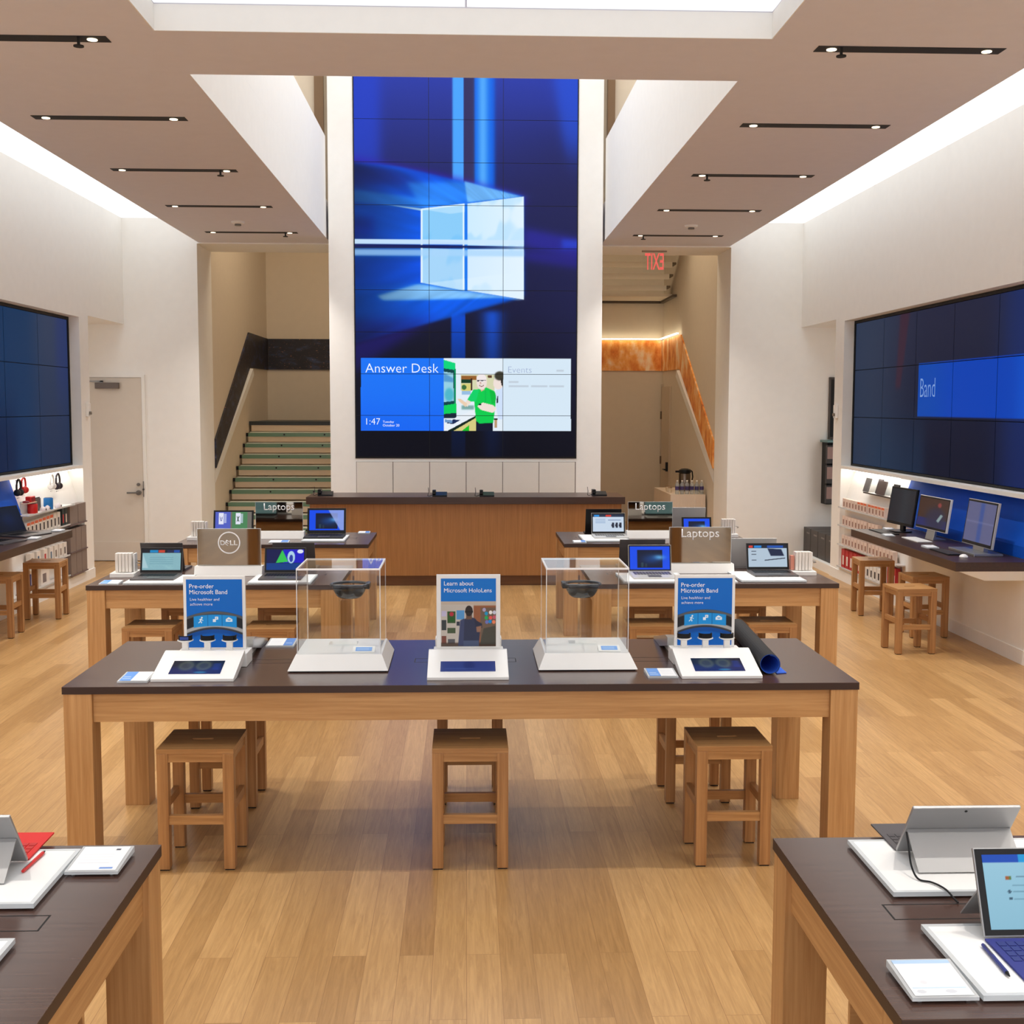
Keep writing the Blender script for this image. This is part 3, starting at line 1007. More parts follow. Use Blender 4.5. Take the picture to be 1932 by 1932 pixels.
    q.poly([(80, 1540), (300, 1560), (600, 1400), (600, 1500), (290, 1680), (80, 1640)], (18, 40, 86))
    q.poly([(90, 1560), (280, 1580), (280, 1650), (90, 1630)], (110, 150, 196))
    q.rect(500, 1220, 800, 1320, (80, 140, 130), .7, soft=30)
    # trousers, shirt, arms, head
    q.rect(850, 1590, 1255, 1840, (14, 22, 44))
    q.poly([(780, 850), (1100, 780), (1300, 870), (1330, 1150), (1270, 1640), (930, 1660), (850, 1590)], (4, 204, 78), soft=6)
    q.poly([(790, 830), (930, 830), (850, 1120), (730, 1130), (640, 1080)], (8, 210, 104), soft=6)
    q.poly([(1180, 840), (1310, 890), (1345, 1000), (1320, 1160), (1230, 1180)], (4, 186, 64), soft=6)
    q.rect(1070, 850, 1090, 1150, (2, 170, 76), .6, soft=8)
    q.poly([(640, 1085), (740, 1130), (640, 1250), (560, 1180)], (238, 222, 208))
    q.poly([(400, 1060), (480, 1060), (640, 1180), (600, 1260), (440, 1120)], (236, 206, 176))
    q.poly([(880, 1240), (1010, 1150), (1260, 1210), (1350, 1300), (1260, 1400), (980, 1330)], (240, 224, 214))
    q.rect(910, 1180, 975, 1215, (20, 24, 44))
    q.poly([(930, 760), (1060, 760), (1050, 840), (980, 880)], (226, 170, 150))
    q.ell(990, 650, 125, 190, (238, 222, 216))
    q.ell(985, 560, 120, 100, (242, 232, 232))
    q.ell(905, 625, 26, 14, (50, 44, 56))
    q.ell(1000, 618, 30, 14, (50, 44, 56))
    q.rect(880, 606, 1090, 614, (60, 60, 80))
    q.ell(960, 670, 20, 30, (206, 170, 160))
    q.ell(985, 735, 55, 26, (120, 60, 56))
    q.ell(985, 728, 42, 12, (250, 246, 240))
    # second person at the edge of the picture, back turned
    q.poly([(1330, 860), (1500, 760), (1500, 1560), (1390, 1560), (1340, 1250)], (206, 224, 250), soft=8)
    q.poly([(1360, 1010), (1395, 980), (1390, 1150), (1350, 1170)], (30, 34, 46))
    q.ell(1390, 680, 120, 150, (240, 224, 216))
    q.ell(1430, 500, 130, 110, (60, 58, 46), soft=.25)
    q.poly([(1440, 560), (1510, 560), (1510, 780), (1470, 720)], (46, 44, 40))
    q.rect(1290, 1530, 1370, 1570, (22, 24, 30))
    q.rect(1295, 1570, 1365, 1760, (186, 150, 112))
    q.img = base * (1 - inside[..., None]) + q.img * inside[..., None]
    return q.img

def central_screen():
    Y0 = 16.085
    t = thing('video_wall', 'tall blue central video wall showing a window of light', 'video wall', (0, Y0, 1.4))
    MB().box(-1.447, 1.447, 16.088, 16.099, 1.412, 6.30).build('frame', BLACK_MATTE, t, world=True)
    tw, th = .9565, .5395
    for r in range(9):
        for c in range(3):
            x0 = -1.5 * tw + c * tw + .003
            z0 = 1.432 + r * th + .003
            ww, hh = tw - .006, th - .006
            grid_mesh('display_tile', ww, hh, 138, 78, lambda U, V: hero(x0 + U * ww, z0 + V * hh), SCREEN_MATTE, t, T((x0, 0, z0 - 1.4)))
    def tx(body, px0, px1, z, h=None, mat=LET_W, off=0., name='lettering'):
        x0, x1 = (px0 - 878) / 144.4, (px1 - 878) / 144.4
        text_mesh(name, body, x1 - x0, mat, t, T((x0, -.002, z - 1.4)), height=h, offset=off)
    tx('Answer Desk', 689, 826, 2.528, off=-.010)
    tx('1:47', 690, 716, 1.853, off=-.010)
    tx('Tuesday', 721, 742, 1.877, .036)
    tx('October 20', 721, 752, 1.829, .032)
    tx('Events', 957, 1001, 2.53, None, em('grey_screen_letters', (160, 176, 208), 1.), -.012)
    # white cabinet fronts below the screen
    t = thing('wall_cabinet', 'low white cabinet front of six doors under the tall screen', 'cabinet', (0, 16.1, 0))
    MB().box(-1.44, 1.44, 16.0985, 16.0998, .045, 1.37).build('carcass', pm('cabinet_gap', (92, 80, 70), .7), t, world=True)
    ww = 2.87 / 6
    for i in range(6):
        MB().box(-1.437 + i * ww + .004, -1.437 + (i + 1) * ww - .004, 16.084, 16.098, .05, 1.366).build('door', pm('cabinet_white', (226, 222, 214), .45), t, world=True)
central_screen()

# ---- side video walls, their niches, counters
def tv_picture_right(y, z):  # dark navy picture with room reflections painted in
    p = Paint(-y, z)       # runs from the back wall (u = -14.7) towards the camera
    t = np.clip((z - 1.4) / 1.7, 0, 1)[..., None]
    p.img = np.array((14, 18, 38.)) * (1 - t) + np.array((36, 38, 60.)) * t
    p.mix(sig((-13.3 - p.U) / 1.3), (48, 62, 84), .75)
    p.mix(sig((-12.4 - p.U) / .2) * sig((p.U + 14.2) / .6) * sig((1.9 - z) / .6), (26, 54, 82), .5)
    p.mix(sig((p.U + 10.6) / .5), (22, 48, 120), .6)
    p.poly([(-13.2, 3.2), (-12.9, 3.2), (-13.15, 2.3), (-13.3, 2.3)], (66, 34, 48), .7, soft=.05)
    p.rect(-12.62, 2.0, 10, 2.545, (8, 70, 168))
    p.mix(((p.U > -12.62) & (z > 2.0) & (z < 2.545)) * sig((p.U + 12) / .6), (4, 62, 178), .8)
    p.mix(((p.U > -12.62) & (z > 2.0) & (z < 2.545)) * sig((p.U + 10.3) / .3), (14, 84, 200), .8)
    return p.img
def tv_picture_left(y, z):  # reflections on the dark screen are part of the painted colours
    p = Paint(-y, z)
    t = np.clip((z - 1.4) / 1.7, 0, 1)[..., None]
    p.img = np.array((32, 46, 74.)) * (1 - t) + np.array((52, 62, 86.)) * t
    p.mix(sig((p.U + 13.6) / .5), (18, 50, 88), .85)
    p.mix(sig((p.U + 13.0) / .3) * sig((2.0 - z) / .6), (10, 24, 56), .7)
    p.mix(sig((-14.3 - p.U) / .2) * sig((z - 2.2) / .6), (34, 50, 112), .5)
    return p.img

def side_units():
    for s, n in ((-1, 'left'), (1, 'right')):
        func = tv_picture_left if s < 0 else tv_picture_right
        lab = 'dark blue video wall of tiles recessed in the left wall' if s < 0 else 'dark blue video wall in the right wall with a bright blue Band strip'
        t = thing('video_wall', lab, 'video wall', (s * 4.70, 11.7, 1.39), group='side video walls')
        x = sorted((4.755 * s, 4.668 * s))
        fb = MB()
        Ya, Yb, Za, Zb = 8.71, 14.73, 1.392, 3.126
        fb.box(x[0], x[1], Ya, Yb, Za, Za + .022).box(x[0], x[1], Ya, Yb, Zb - .03, Zb)
        fb.box(x[0], x[1], Ya, Ya + .02, Za, Zb).box(x[0], x[1], Yb - .022, Yb, Za, Zb)
        xb = sorted((4.755 * s, 4.70 * s))
        fb.box(xb[0], xb[1], Ya, Yb, Za, Zb)
        fb.build('frame', BLACK_MATTE, t, world=True)
        tw, th = 5.98 / 6, (1.734 - .052) / 3
        for c in range(6):
            for r in range(3):
                ya = 8.73 + c * tw + .004
                za = 1.414 + r * th + .004
                ww, hh = tw - .008, th - .008
                if s > 0:      # faces -x: local x runs towards the camera
                    M = T((4.685 - 4.70, ya + ww - 11.7, za - 1.39)) @ Rz(R(-90))
                    f = lambda U, V: func(ya + ww - U * ww, za + V * hh)
                else:
                    M = T((-4.685 + 4.70, ya - 11.7, za - 1.39)) @ Rz(R(90))
                    f = lambda U, V: func(ya + U * ww, za + V * hh)
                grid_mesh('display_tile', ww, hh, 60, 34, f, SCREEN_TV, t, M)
        if s > 0:
            text_mesh('lettering', 'Band', .40, em('dim_screen_letters', (104, 142, 204), 1.), t, T((4.682 - 4.70, 12.55 - 11.7, 2.20 - 1.39)) @ Rz(R(-90)), height=.19, offset=-.01)
        # blue back panel above the counter
        pts = [(4.736 * s, 1.35), (4.722 * s, 1.35), (4.592 * s, .95), (4.592 * s, .852), (4.606 * s, .852), (4.606 * s, .95)]
        o = MB().prism(pts, 'y', 8.71, 12.82).build('blue_backboard', BLUE_WALL)
        tag(o, 'plain bright blue back panel over the %s wall counter' % n, 'panel', 'blue panels over the wall counters')
        # light line under the lip
        x = sorted((4.63 * s, 4.60 * s))
        o = MB().box(x[0], x[1], 12.84, 14.72, 1.342, 1.351).build('light_strip', em('niche_light', (255, 250, 240), 14.))
        tag(o, 'glowing white light strip at the top of the %s product niche' % n, 'light strip', 'niche light strips')
        # counter
        t = thing('wall_counter', 'dark wooden wall counter with white underside on the %s wall' % n, 'counter', (s * 4.35, 11.4, .8), group='wall counters')
        x = sorted((4.585 * s, 3.95 * s))
        MB().box(x[0], x[1], 9.69, 12.40, .775, .85).build('top', oak('y', 'counter_wood', (52, 32, 24), (68, 44, 34), .35), t, bevel=.003, world=True)
        lo = [(4.545 * s, 9.76, .69), (4.22 * s, 9.76, .69), (4.22 * s, 12.32, .69), (4.545 * s, 12.32, .69)]
        hi = [(4.545 * s, 9.70, .774), (3.98 * s, 9.70, .774), (3.98 * s, 12.38, .774), (4.545 * s, 12.38, .774)]
        if s > 0:
            lo, hi = lo[::-1], hi[::-1]
        MB().hexa(lo, hi).build('underside', WHITE_SOLID, t, world=True)
side_units()

# ================================================================== TABLES, STOOLS, DESK
def make_table(w, d, name_label, loc, group, hatches):
    t = thing('display_table', name_label, 'table', loc, 0, group)
    tp = MB().box(-w / 2, w / 2, -d / 2, d / 2, .817, .8484).build('top', pm('dark_top_edge', (52, 33, 27), .45), t, bevel=.001)
    MB().box(-w / 2 + .0004, w / 2 - .0004, -d / 2 + .0004, d / 2 - .0004, .8486, .85).build('surface', DARK, tp)
    L = .125
    for sx in (-1, 1):
        for sy in (-1, 1):
            x = sorted((sx * (w / 2 - .004), sx * (w / 2 - .004 - L)))
            y = sorted((sy * (d / 2 - .004), sy * (d / 2 - .004 - L)))
            MB().box(x[0], x[1], y[0], y[1], 0, .8165).build('leg', OAKZ, t, bevel=.002)
    for s in (-1, 1):
        y = sorted((s * (d / 2 - .022), s * (d / 2 - .05)))
        MB().box(-w / 2 + L + .005, w / 2 - L - .005, y[0], y[1], .686, .8165).build('apron', OAKX, t)
        x = sorted((s * (w / 2 - .022), s * (w / 2 - .05)))
        MB().box(x[0], x[1], -d / 2 + L + .005, d / 2 - L - .005, .686, .8165).build('apron', OAKY, t)
    for (x0, x1) in hatches:
        b = MB()
        y0, y1, e = -.045, .048, .0045
        b.box(x0, x1, y0, y0 + e, .8501, .8504).box(x0, x1, y1 - e, y1, .8501, .8504)
        b.box(x0, x0 + e, y0 + e, y1 - e, .8501, .8504).box(x1 - e, x1, y0 + e, y1 - e, .8501, .8504)
        b.build('cable_hatch', BLACK_MATTE, t)
    return t

make_table(3.585, 1.07, 'long dark-topped oak table in the centre with the glass cases and signs', (-.005, 5.965, 0), 'oak display tables', [(-1.12, -.62), (-.25, .25), (.62, 1.12)])
_t = make_table(1.75, 1.06, 'dark-topped oak table at the lower left corner of the picture', (-1.745, 2.91, 0), 'oak display tables', [(-.72, .725)])
for x, y, lab in ((1.765, 2.91, 'dark-topped oak table at the lower right corner with the blue keyboard'),
                  (-1.765, 9.065, 'left oak table in the second row behind the long centre table'),
                  (1.77, 9.065, 'right oak table in the second row behind the long centre table'),
                  (-1.76, 11.585, 'left oak table in the back row before the service desk'),
                  (1.765, 11.61, 'right oak table in the back row before the service desk')):
    c = copy_tree(_t)
    at(c, (x, y, 0))
    c['label'] = lab

for tb, sgn in ((_t, -1), (bpy.data.objects['display_table.002'], 1)):
    bx = MB()
    xa, xb = sorted((sgn * .815, -sgn * .62))
    bx.box(xa, xb, -.02, -.005, .24, .684).box(xa, xb, -.46, -.445, .24, .684).box(xa, xb, -.445, -.02, .24, .255).box(xa, xb, -.445, -.02, .669, .684)
    e = sorted((-sgn * .62, -sgn * .605))
    bx.box(e[0], e[1], -.445, -.02, .255, .669)
    if sgn > 0:
        bx.bm.transform(Matrix.Scale(-1, 4, (1, 0, 0)))
    else:
        bx.bm.transform(Matrix.Scale(-1, 4, (1, 0, 0)))
    bx.build('storage_bay', OAKX, tb)
def make_stool():
    t = thing('stool', 'x', 'stool', (0, 0, 0), 0, 'oak stools')
    h, a, w = .562, .172, .05
    s = MB()
    z0, z1 = h - .022, h
    sx, sy = .048, .011
    s.box(-a, a, -a, -sy, z0, z1).box(-a, a, sy, a, z0, z1).box(-a, -sx, -sy, sy, z0, z1).box(sx, a, -sy, sy, z0, z1)
    s.build('seat', oak('x', 'stool_oak_x', (156, 110, 64), (190, 144, 92)), t)
    oz, oy, ox = oak('z', 'stool_oak_z', (150, 104, 60), (184, 136, 86)), oak('y', 'stool_oak_y', (150, 104, 60), (184, 136, 86)), oak('x', 'stool_oak_x', (156, 110, 64), (190, 144, 92))
    for i in (-1, 1):
        for j in (-1, 1):
            x = sorted((i * a, i * (a - w)))
            y = sorted((j * a, j * (a - w)))
            l = MB().box(x[0], x[1], y[0], y[1], .006, z0 - .0005).build('leg', oz, t, bevel=.0015)
            MB().box(x[0] + .004, x[1] - .004, y[0] + .004, y[1] - .004, 0, .0058).build('foot_pad', BLACK_MATTE, l)
    for j in (-1, 1):
        y = sorted((j * (a - .006), j * (a - .03)))
        MB().box(-a + w, a - w, y[0], y[1], .50, z0 - .0005).build('apron', ox, t)
        MB().box(-a + w, a - w, y[0], y[1], .212, .254).build('stretcher', ox, t)
        MB().box(y[0], y[1], -a + w, a - w, .50, z0 - .0005).build('apron', oy, t)
        MB().box(y[0], y[1], -a + w, a - w, .262, .304).build('stretcher', oy, t)
    return t
_s = make_stool()
STOOLS = [
    (.017, 5.587, 0, 'oak stool in the middle of the near side of the long centre table'),
    (1.219, 5.588, 0, 'oak stool at the right of the near side of the long centre table'),
    (-1.219, 5.612, 0, 'oak stool at the left of the near side of the long centre table'),
    (.018, 6.50, 0, 'oak stool half hidden behind the middle front stool of the long centre table'),
    (1.228, 6.485, 0, 'oak stool on the far side of the long centre table, right'),
    (-1.27, 6.475, 0, 'oak stool on the far side of the long centre table, left'),
    (-2.21, 8.64, 0, 'oak stool tucked under the left second-row table, outer one'),
    (-1.36, 8.59, 0, 'oak stool tucked under the left second-row table, nearer the aisle'),
    (1.315, 8.62, 0, 'oak stool tucked under the right second-row table, nearer the aisle'),
    (2.17, 8.68, 0, 'oak stool tucked under the right second-row table, outer one'),
    (-2.15, 9.5, 0, 'oak stool on the far side of the left second-row table, outer one'),
    (-1.42, 9.5, 0, 'oak stool on the far side of the left second-row table, nearer the aisle'),
    (1.42, 9.5, 0, 'oak stool on the far side of the right second-row table, nearer the aisle'),
    (2.15, 9.5, 0, 'oak stool on the far side of the right second-row table, outer one'),
    (3.815, 10.335, R(3), 'oak stool standing out in front of the right wall counter'),
    (4.215, 11.07, R(2), 'oak stool tucked under the right wall counter behind the one standing out'),
    (4.135, 12.245, R(-4), 'oak stool at the far end of the right wall counter'),
    (-4.26, 11.23, R(3), 'oak stool at the left picture edge by the left wall counter'),
    (-4.165, 12.225, R(4), 'oak stool at the far end of the left wall counter'),
]
for i, (x, y, rz, lab) in enumerate(STOOLS):
    o = _s if i == 0 else copy_tree(_s)
    at(o, (x, y, 0), rz)
    o['label'] = lab

def desk():
    t = thing('service_desk', 'long oak service desk with a dark top under the tall screen', 'desk', (0, 14.6, 0))
    MB().box(-1.85, 1.85, 14.19, 14.95, .962, 1.045).build('countertop', oak('x', 'counter_wood_x', (52, 32, 24), (68, 44, 34), .3), t, bevel=.003, world=True)
    MB().box(-1.815, 1.815, 14.25, 14.9, .12, .9615).build('body', oak('z', 'desk_oak', (152, 104, 56), (174, 122, 70)), t, world=True)
    MB().box(-1.80, 1.80, 14.28, 14.85, 0, .1195).build('plinth', oak('x', 'plinth_oak', (96, 60, 30), (112, 72, 38)), t, world=True)
    first = None
    for x, y, lab in ((-1.65, 14.42, 'left end'), (-.31, 14.30, 'left of centre'), (.24, 14.30, 'right of centre'), (1.57, 14.42, 'right end')):
        if first is None:
            first = thing('desk_phone', 'x', 'phone', (0, 0, 0), 0, 'phones on the service desk')
            MB().prism([(-.07, 0), (.07, 0), (.07, .05), (-.07, .018)], 'x', -.085, .085).build('base', BLACK, first)
            h = MB().box(-.085, -.045, -.06, .07, .055, .075).box(-.085, -.045, -.07, -.02, .03, .056).box(-.085, -.045, .03, .08, .04, .056)
            h.build('handset', BLACK, first, bevel=.004)
            MB().tube([(-.085, -.04, .02), (-.12, -.06, .008), (-.14, -.02, .01), (-.13, .03, .05), (-.135, .05, .10)], .0035, 6).build('cord', BLACK_MATTE, first)
            o = first
        else:
            o = copy_tree(first)
        at(o, (x, y, 1.0455))
        o['label'] = 'black desk phone on the service desk, ' + lab
desk()

# ================================================================== DEVICES
def rgb_screen(kind):
    """what the small screens show: returns a painting function"""
    def f(U, V):
        p = Paint(U, V, (20, 24, 30))
        if kind == 'page':
            p.rect(0, 0, 1, 1, (132, 176, 186))
            p.mix(noise2(U * 3, V * 3, 5), (150, 196, 200), .4)
            p.rect(0, .84, 1, 1, (24, 26, 34))
            p.rect(.2, .86, .4, .96, (20, 130, 190))
            p.rect(.42, .86, .58, .96, (196, 62, 40))
            p.rect(.64, .86, .8, .96, (30, 34, 70))
            p.rect(.82, .86, .97, .96, (24, 74, 160))
            p.poly([(0, .1), (.16, .1), (0, .84)], (190, 214, 220), .6, soft=.02)
            for v in (.3, .4, .5, .6):
                p.rect(.2, v, .8, v + .02, (110, 156, 170), .7)
        elif kind == 'shapes':
            p.rect(0, 0, 1, 1, (18, 24, 74))
            p.rect(0, 0, 1, .32, (12, 58, 130))
            p.rect(.45, .36, 1, 1, (30, 26, 190))
            p.poly([(.25, .34), (.42, .98), (.58, .4)], (50, 190, 80), soft=.01)
            p.ell(.66, .62, .10, .3, (170, 206, 230))
            p.ell(.66, .56, .05, .18, (40, 60, 160))
            p.ell(.9, .9, .08, .1, (220, 226, 240))
        elif kind in ('window', 'window_painted_glare'):
            p.rect(0, 0, 1, 1, (14, 74, 232))
            p.rect(.18, .08, .82, .84, (10, 20, 46))
            p.mix(np.exp(-((U - .72) / .14) ** 2 - ((V - .52) / .1) ** 2), (120, 200, 250), 1)
            p.mix(np.exp(-((U - .55) / .25) ** 2 - ((V - .45) / .2) ** 2), (20, 70, 140), .7)
            p.rect(.28, .10, .34, .3, (60, 90, 90), .6, soft=.02)
            p.rect(.38, .10, .43, .26, (60, 80, 80), .5, soft=.02)
            if kind == 'window_painted_glare':
                p.poly([(.55, 1.01), (1.01, 1.01), (1.01, .0), (.9, .0)], (150, 166, 226), .85, soft=.01)  # glare painted over the screen picture
        elif kind == 'shop':
            p.rect(0, 0, 1, 1, (198, 214, 232))
            p.rect(0, .86, 1, 1, (40, 52, 74))
            p.rect(.05, .88, .2, .97, (40, 140, 220))
            p.rect(.42, .88, .6, .97, (214, 60, 44))
            for u in (.62, .74, .86):
                p.rect(u, .22, u + .07, .52, (40, 44, 60), 1, soft=.01)
                p.rect(u - .02, .3, u + .02, .42, (40, 44, 60), 1, soft=.01)
            for v in (.5, .6, .7):
                p.rect(.08, v, .4, v + .02, (130, 160, 200), .8)
            p.rect(.5, .66, .9, .7, (90, 110, 150), .8)
        elif kind == 'pen':
            p.rect(0, 0, 1, 1, (176, 194, 210))
            p.rect(0, .86, 1, 1, (30, 36, 50))
            p.rect(.02, .88, .12, .97, (206, 58, 46))
            p.rect(.16, .88, .34, .97, (36, 130, 210))
            p.rect(.5, .88, .9, .97, (30, 80, 170))
            p.poly([(.5, .84), (.86, .8), (.93, .5), (.58, .5)], (28, 38, 66), soft=.01)
            p.poly([(.42, .32), (.95, .42), (.95, .38), (.42, .28)], (30, 34, 50), soft=.01)
            for v in (.3, .56, .7):
                p.rect(.08, v, .2, v + .03, (60, 66, 80), .8)
        elif kind == 'tiles':
            p.rect(0, 0, 1, 1, (110, 104, 96))
            p.rect(0, .28, .42, 1, (78, 92, 190))
            p.rect(.46, .28, .88, 1, (72, 128, 84))
            p.rect(0, .14, .42, .24, (196, 92, 90))
            p.rect(.46, .0, .95, .24, (84, 110, 200))
            for u in (.10, .56):
                p.rect(u, .5, u + .13, .95, (226, 228, 244))
                p.rect(u + .14, .54, u + .2, .92, (200, 206, 232), .7)
            p.poly([(.12, .8), (.14, .8), (.16, .62), (.14, .62)], (84, 92, 170))
            p.poly([(.16, .62), (.18, .8), (.20, .8), (.18, .62)], (84, 92, 170))
            p.poly([(.585, .82), (.61, .82), (.665, .6), (.64, .6)], (50, 80, 60))
            p.poly([(.64, .82), (.665, .82), (.61, .6), (.585, .6)], (50, 80, 60))
        elif kind == 'setup':
            p.rect(0, 0, 1, 1, (150, 196, 216))
            p.mix(1 - V, (132, 182, 204), .8)
            p.rect(0, .9, .34, 1, (18, 74, 178))
            p.rect(.34, .9, .66, 1, (26, 150, 214))
            p.rect(.66, .9, 1, 1, (176, 40, 34))
            p.rect(.20, .66, .225, .71, (160, 90, 40))
            p.rect(.23, .66, .255, .71, (90, 120, 60))
            p.rect(.29, .69, .5, .705, (90, 120, 140), .8)
            for v in (.58, .50, .49, .40):
                p.rect(.25, v, .8, v + .012, (106, 148, 168), .8)
            p.ell(.22, .50, .02, .02, (60, 90, 110))
            p.ell(.22, .41, .02, .02, (60, 90, 110))
        elif kind == 'film':
            p.rect(0, 0, 1, 1, (58, 36, 28))
            p.rect(0, 0, 1, .3, (24, 34, 92))
            p.ell(.62, .3, .35, .4, (30, 32, 60), .9, soft=.5)
            p.ell(.7, .8, .06, .08, (150, 60, 60), .8, soft=.4)
            p.poly([(.66, .25), (.78, .5), (.86, .46), (.74, .2)], (130, 150, 150), soft=.02)
        elif kind == 'sky':
            p.rect(0, 0, 1, 1, (84, 87, 124))
            p.rect(.46, 0, .6, 1, (40, 70, 140), .8, soft=.05)
            p.rect(0, .48, 1, .52, (116, 118, 158), .5, soft=.02)
        elif kind == 'dark':
            p.rect(0, 0, 1, 1, (13, 22, 34))
            p.mix(np.exp(-((U - .6) / .2) ** 2), (26, 38, 48), .8)
        elif kind == 'dark_blue':
            p.rect(0, 0, 1, 1, (8, 10, 26))
            p.mix(np.exp(-((U - .5) / .3) ** 2 - ((V - .5) / .3) ** 2), (8, 22, 60), .8)
        elif kind == 'watch_pad':
            p.rect(0, 0, 1, 1, (18, 36, 96))
            p.mix(sig((V - .5) / .3), (16, 26, 40), .9)
            for u in (.28, .62):
                p.ell(u, .62, .15, .36, (110, 120, 96), .55, soft=.4)
                p.ell(u, .62, .09, .2, (34, 44, 70), .6, soft=.4)
            p.ell(.6, .12, .12, .06, (60, 150, 190), .7, soft=.5)
            p.rect(.8, .3, .95, .8, (20, 56, 150), .6, soft=.05)
        elif kind == 'blue_pad':
            p.rect(0, 0, 1, 1, (36, 52, 116))
            p.ell(.52, .6, .1, .4, (20, 32, 90), .7, soft=.5)
            p.rect(.08, .25, .6, .32, (56, 76, 140), .6, soft=.03)
        return p.img
    return f

def keyboard(parent, x0, x1, y0, y1, z, mat, rows=4, cols=11):
    b = MB()
    dx, dy = (x1 - x0) / cols, (y1 - y0) / rows
    for r in range(rows):
        for c in range(cols):
            b.box(x0 + c * dx + dx * .1, x0 + (c + 1) * dx - dx * .1, y0 + r * dy + dy * .1, y0 + (r + 1) * dy - dy * .1, z, z + .0015)
    return b.build('keys', mat, parent)

def laptop(label, loc, rz, w, d, h, lean, shell, deck, keys, kind, group=None, bezel=.014, name='laptop', chin=.02):
    t = thing(name, label, 'laptop', loc, rz, group)
    b = MB().prism([(-d, 0), (0, 0), (0, .016), (-d, .011)], 'x', -w / 2, w / 2).build('base', deck, t, bevel=.0015)
    kb = MB()
    sl = .005 / d
    rows, cols = 4, 12
    x0, x1, y0, y1 = -w * .43, w * .43, -d * .56, -d * .1
    dx, dy = (x1 - x0) / cols, (y1 - y0) / rows
    for r in range(rows):
        for c in range(cols):
            ya, yb = y0 + r * dy + dy * .1, y0 + (r + 1) * dy - dy * .1
            kb.box(x0 + c * dx + dx * .1, x0 + (c + 1) * dx - dx * .1, ya, yb, .0162 + sl * ya, .0182 + sl * ya)
    kb.build('keys', keys, t)
    MB().box(-w * .15, w * .15, -d * .92, -d * .62, .0163 - sl * d * .62, .0168 - sl * d * .62).build('touchpad', GREY_METAL, t)
    M = T((0, .002, .017)) @ Rx(-lean)
    lid = MB().box(-w / 2, w / 2, 0, .007, 0, h, M).build('lid', shell, t, bevel=.001)
    MB().box(-w / 2 + .003, w / 2 - .003, -.0012, -.0002, .003, h - .003, M).build('bezel', BLACK, lid)
    grid_mesh('screen', w - 2 * bezel, h - bezel - chin, 80, 50, rgb_screen(kind), SCREEN, lid, M @ T((-w / 2 + bezel, -.002, chin)))
    return t

def tablet(label, loc, rz, w, h, lean, shell, kb_mat, key_mat, kind, pen=None, kb_d=.2, cable=None, group=None):
    """a tablet on its kickstand with a keyboard cover lying in front; origin at the lower front edge, facing -y"""
    t = thing('tablet', label, 'tablet', loc, rz, group)
    M = T((0, 0, .007)) @ Rx(-lean)
    body = MB().box(-w / 2, w / 2, 0, .009, 0, h, M).build('body', shell, t, bevel=.002)
    MB().box(-w / 2 + .003, w / 2 - .003, -.0015, -.0003, .003, h - .003, M).build('bezel', BLACK, body)
    grid_mesh('screen', w - .036, h - .032, 90, 60, rgb_screen(kind), SCREEN, body, M @ T((-w / 2 + .018, -.0025, .016)))
    q0 = Vector((0, .0095 * math.cos(lean) + h * .52 * math.sin(lean), .007 + h * .52 * math.cos(lean) - .0095 * math.sin(lean)))
    foot = Vector((0, q0.y + .095, .001))
    dv = (foot - q0)
    n = Vector((0, -dv.z, dv.y)).normalized() * .004
    pts = [(q0.y, q0.z), (foot.y, foot.z), (foot.y + n.y, foot.z + n.z), (q0.y + n.y, q0.z + n.z)]
    MB().prism(pts, 'x', -w / 2 + .004, w / 2 - .004).build('kickstand', shell, t)
    MB().cyl((0, .0092, h * .93), .004, .001, 'y', 12, M=M).build('camera_lens', BLACK, body)
    kb = MB().box(-w / 2, w / 2, -kb_d, -.003, .0005, .0055).build('keyboard_cover', kb_mat, t, bevel=.001)
    keyboard(kb, -w * .45, w * .45, -kb_d * .58, -kb_d * .1, .0056, key_mat, 4, 12)
    MB().box(-w * .17, w * .17, -kb_d * .93, -kb_d * .64, .0056, .0062).build('touchpad', key_mat, kb)
    return t

def board(label, x0, x1, y0, y1, group, z=.8505, LIFT=.002):
    """a white panel in a clear rim, on four little feet"""
    t = thing('display_board', label, 'display board', ((x0 + x1) / 2, (y0 + y1) / 2, z), 0, group)
    e = .012
    for x in (x0 + .03, x1 - .03):
        for y in (y0 + .03, y1 - .03):
            MB().cyl((x, y, z), .01, LIFT - .0002, n=12).build('foot', EDGE2, t, world=True)
    z += LIFT
    b = MB()
    b.box(x0, x1, y0, y0 + e, z, z + .012).box(x0, x1, y1 - e, y1, z, z + .012).box(x0, x0 + e, y0 + e, y1 - e, z, z + .012).box(x1 - e, x1, y0 + e, y1 - e, z, z + .012)
    b.build('acrylic_rim', EDGE, t, world=True)
    MB().box(x0 + e + .0005, x1 - e - .0005, y0 + e + .0005, y1 - e - .0005, z + .0002, z + .0115).build('white_panel', WHITE_MATTE, t, world=True)
    return t
LIFT = .002
NEAR_LIFT = .006

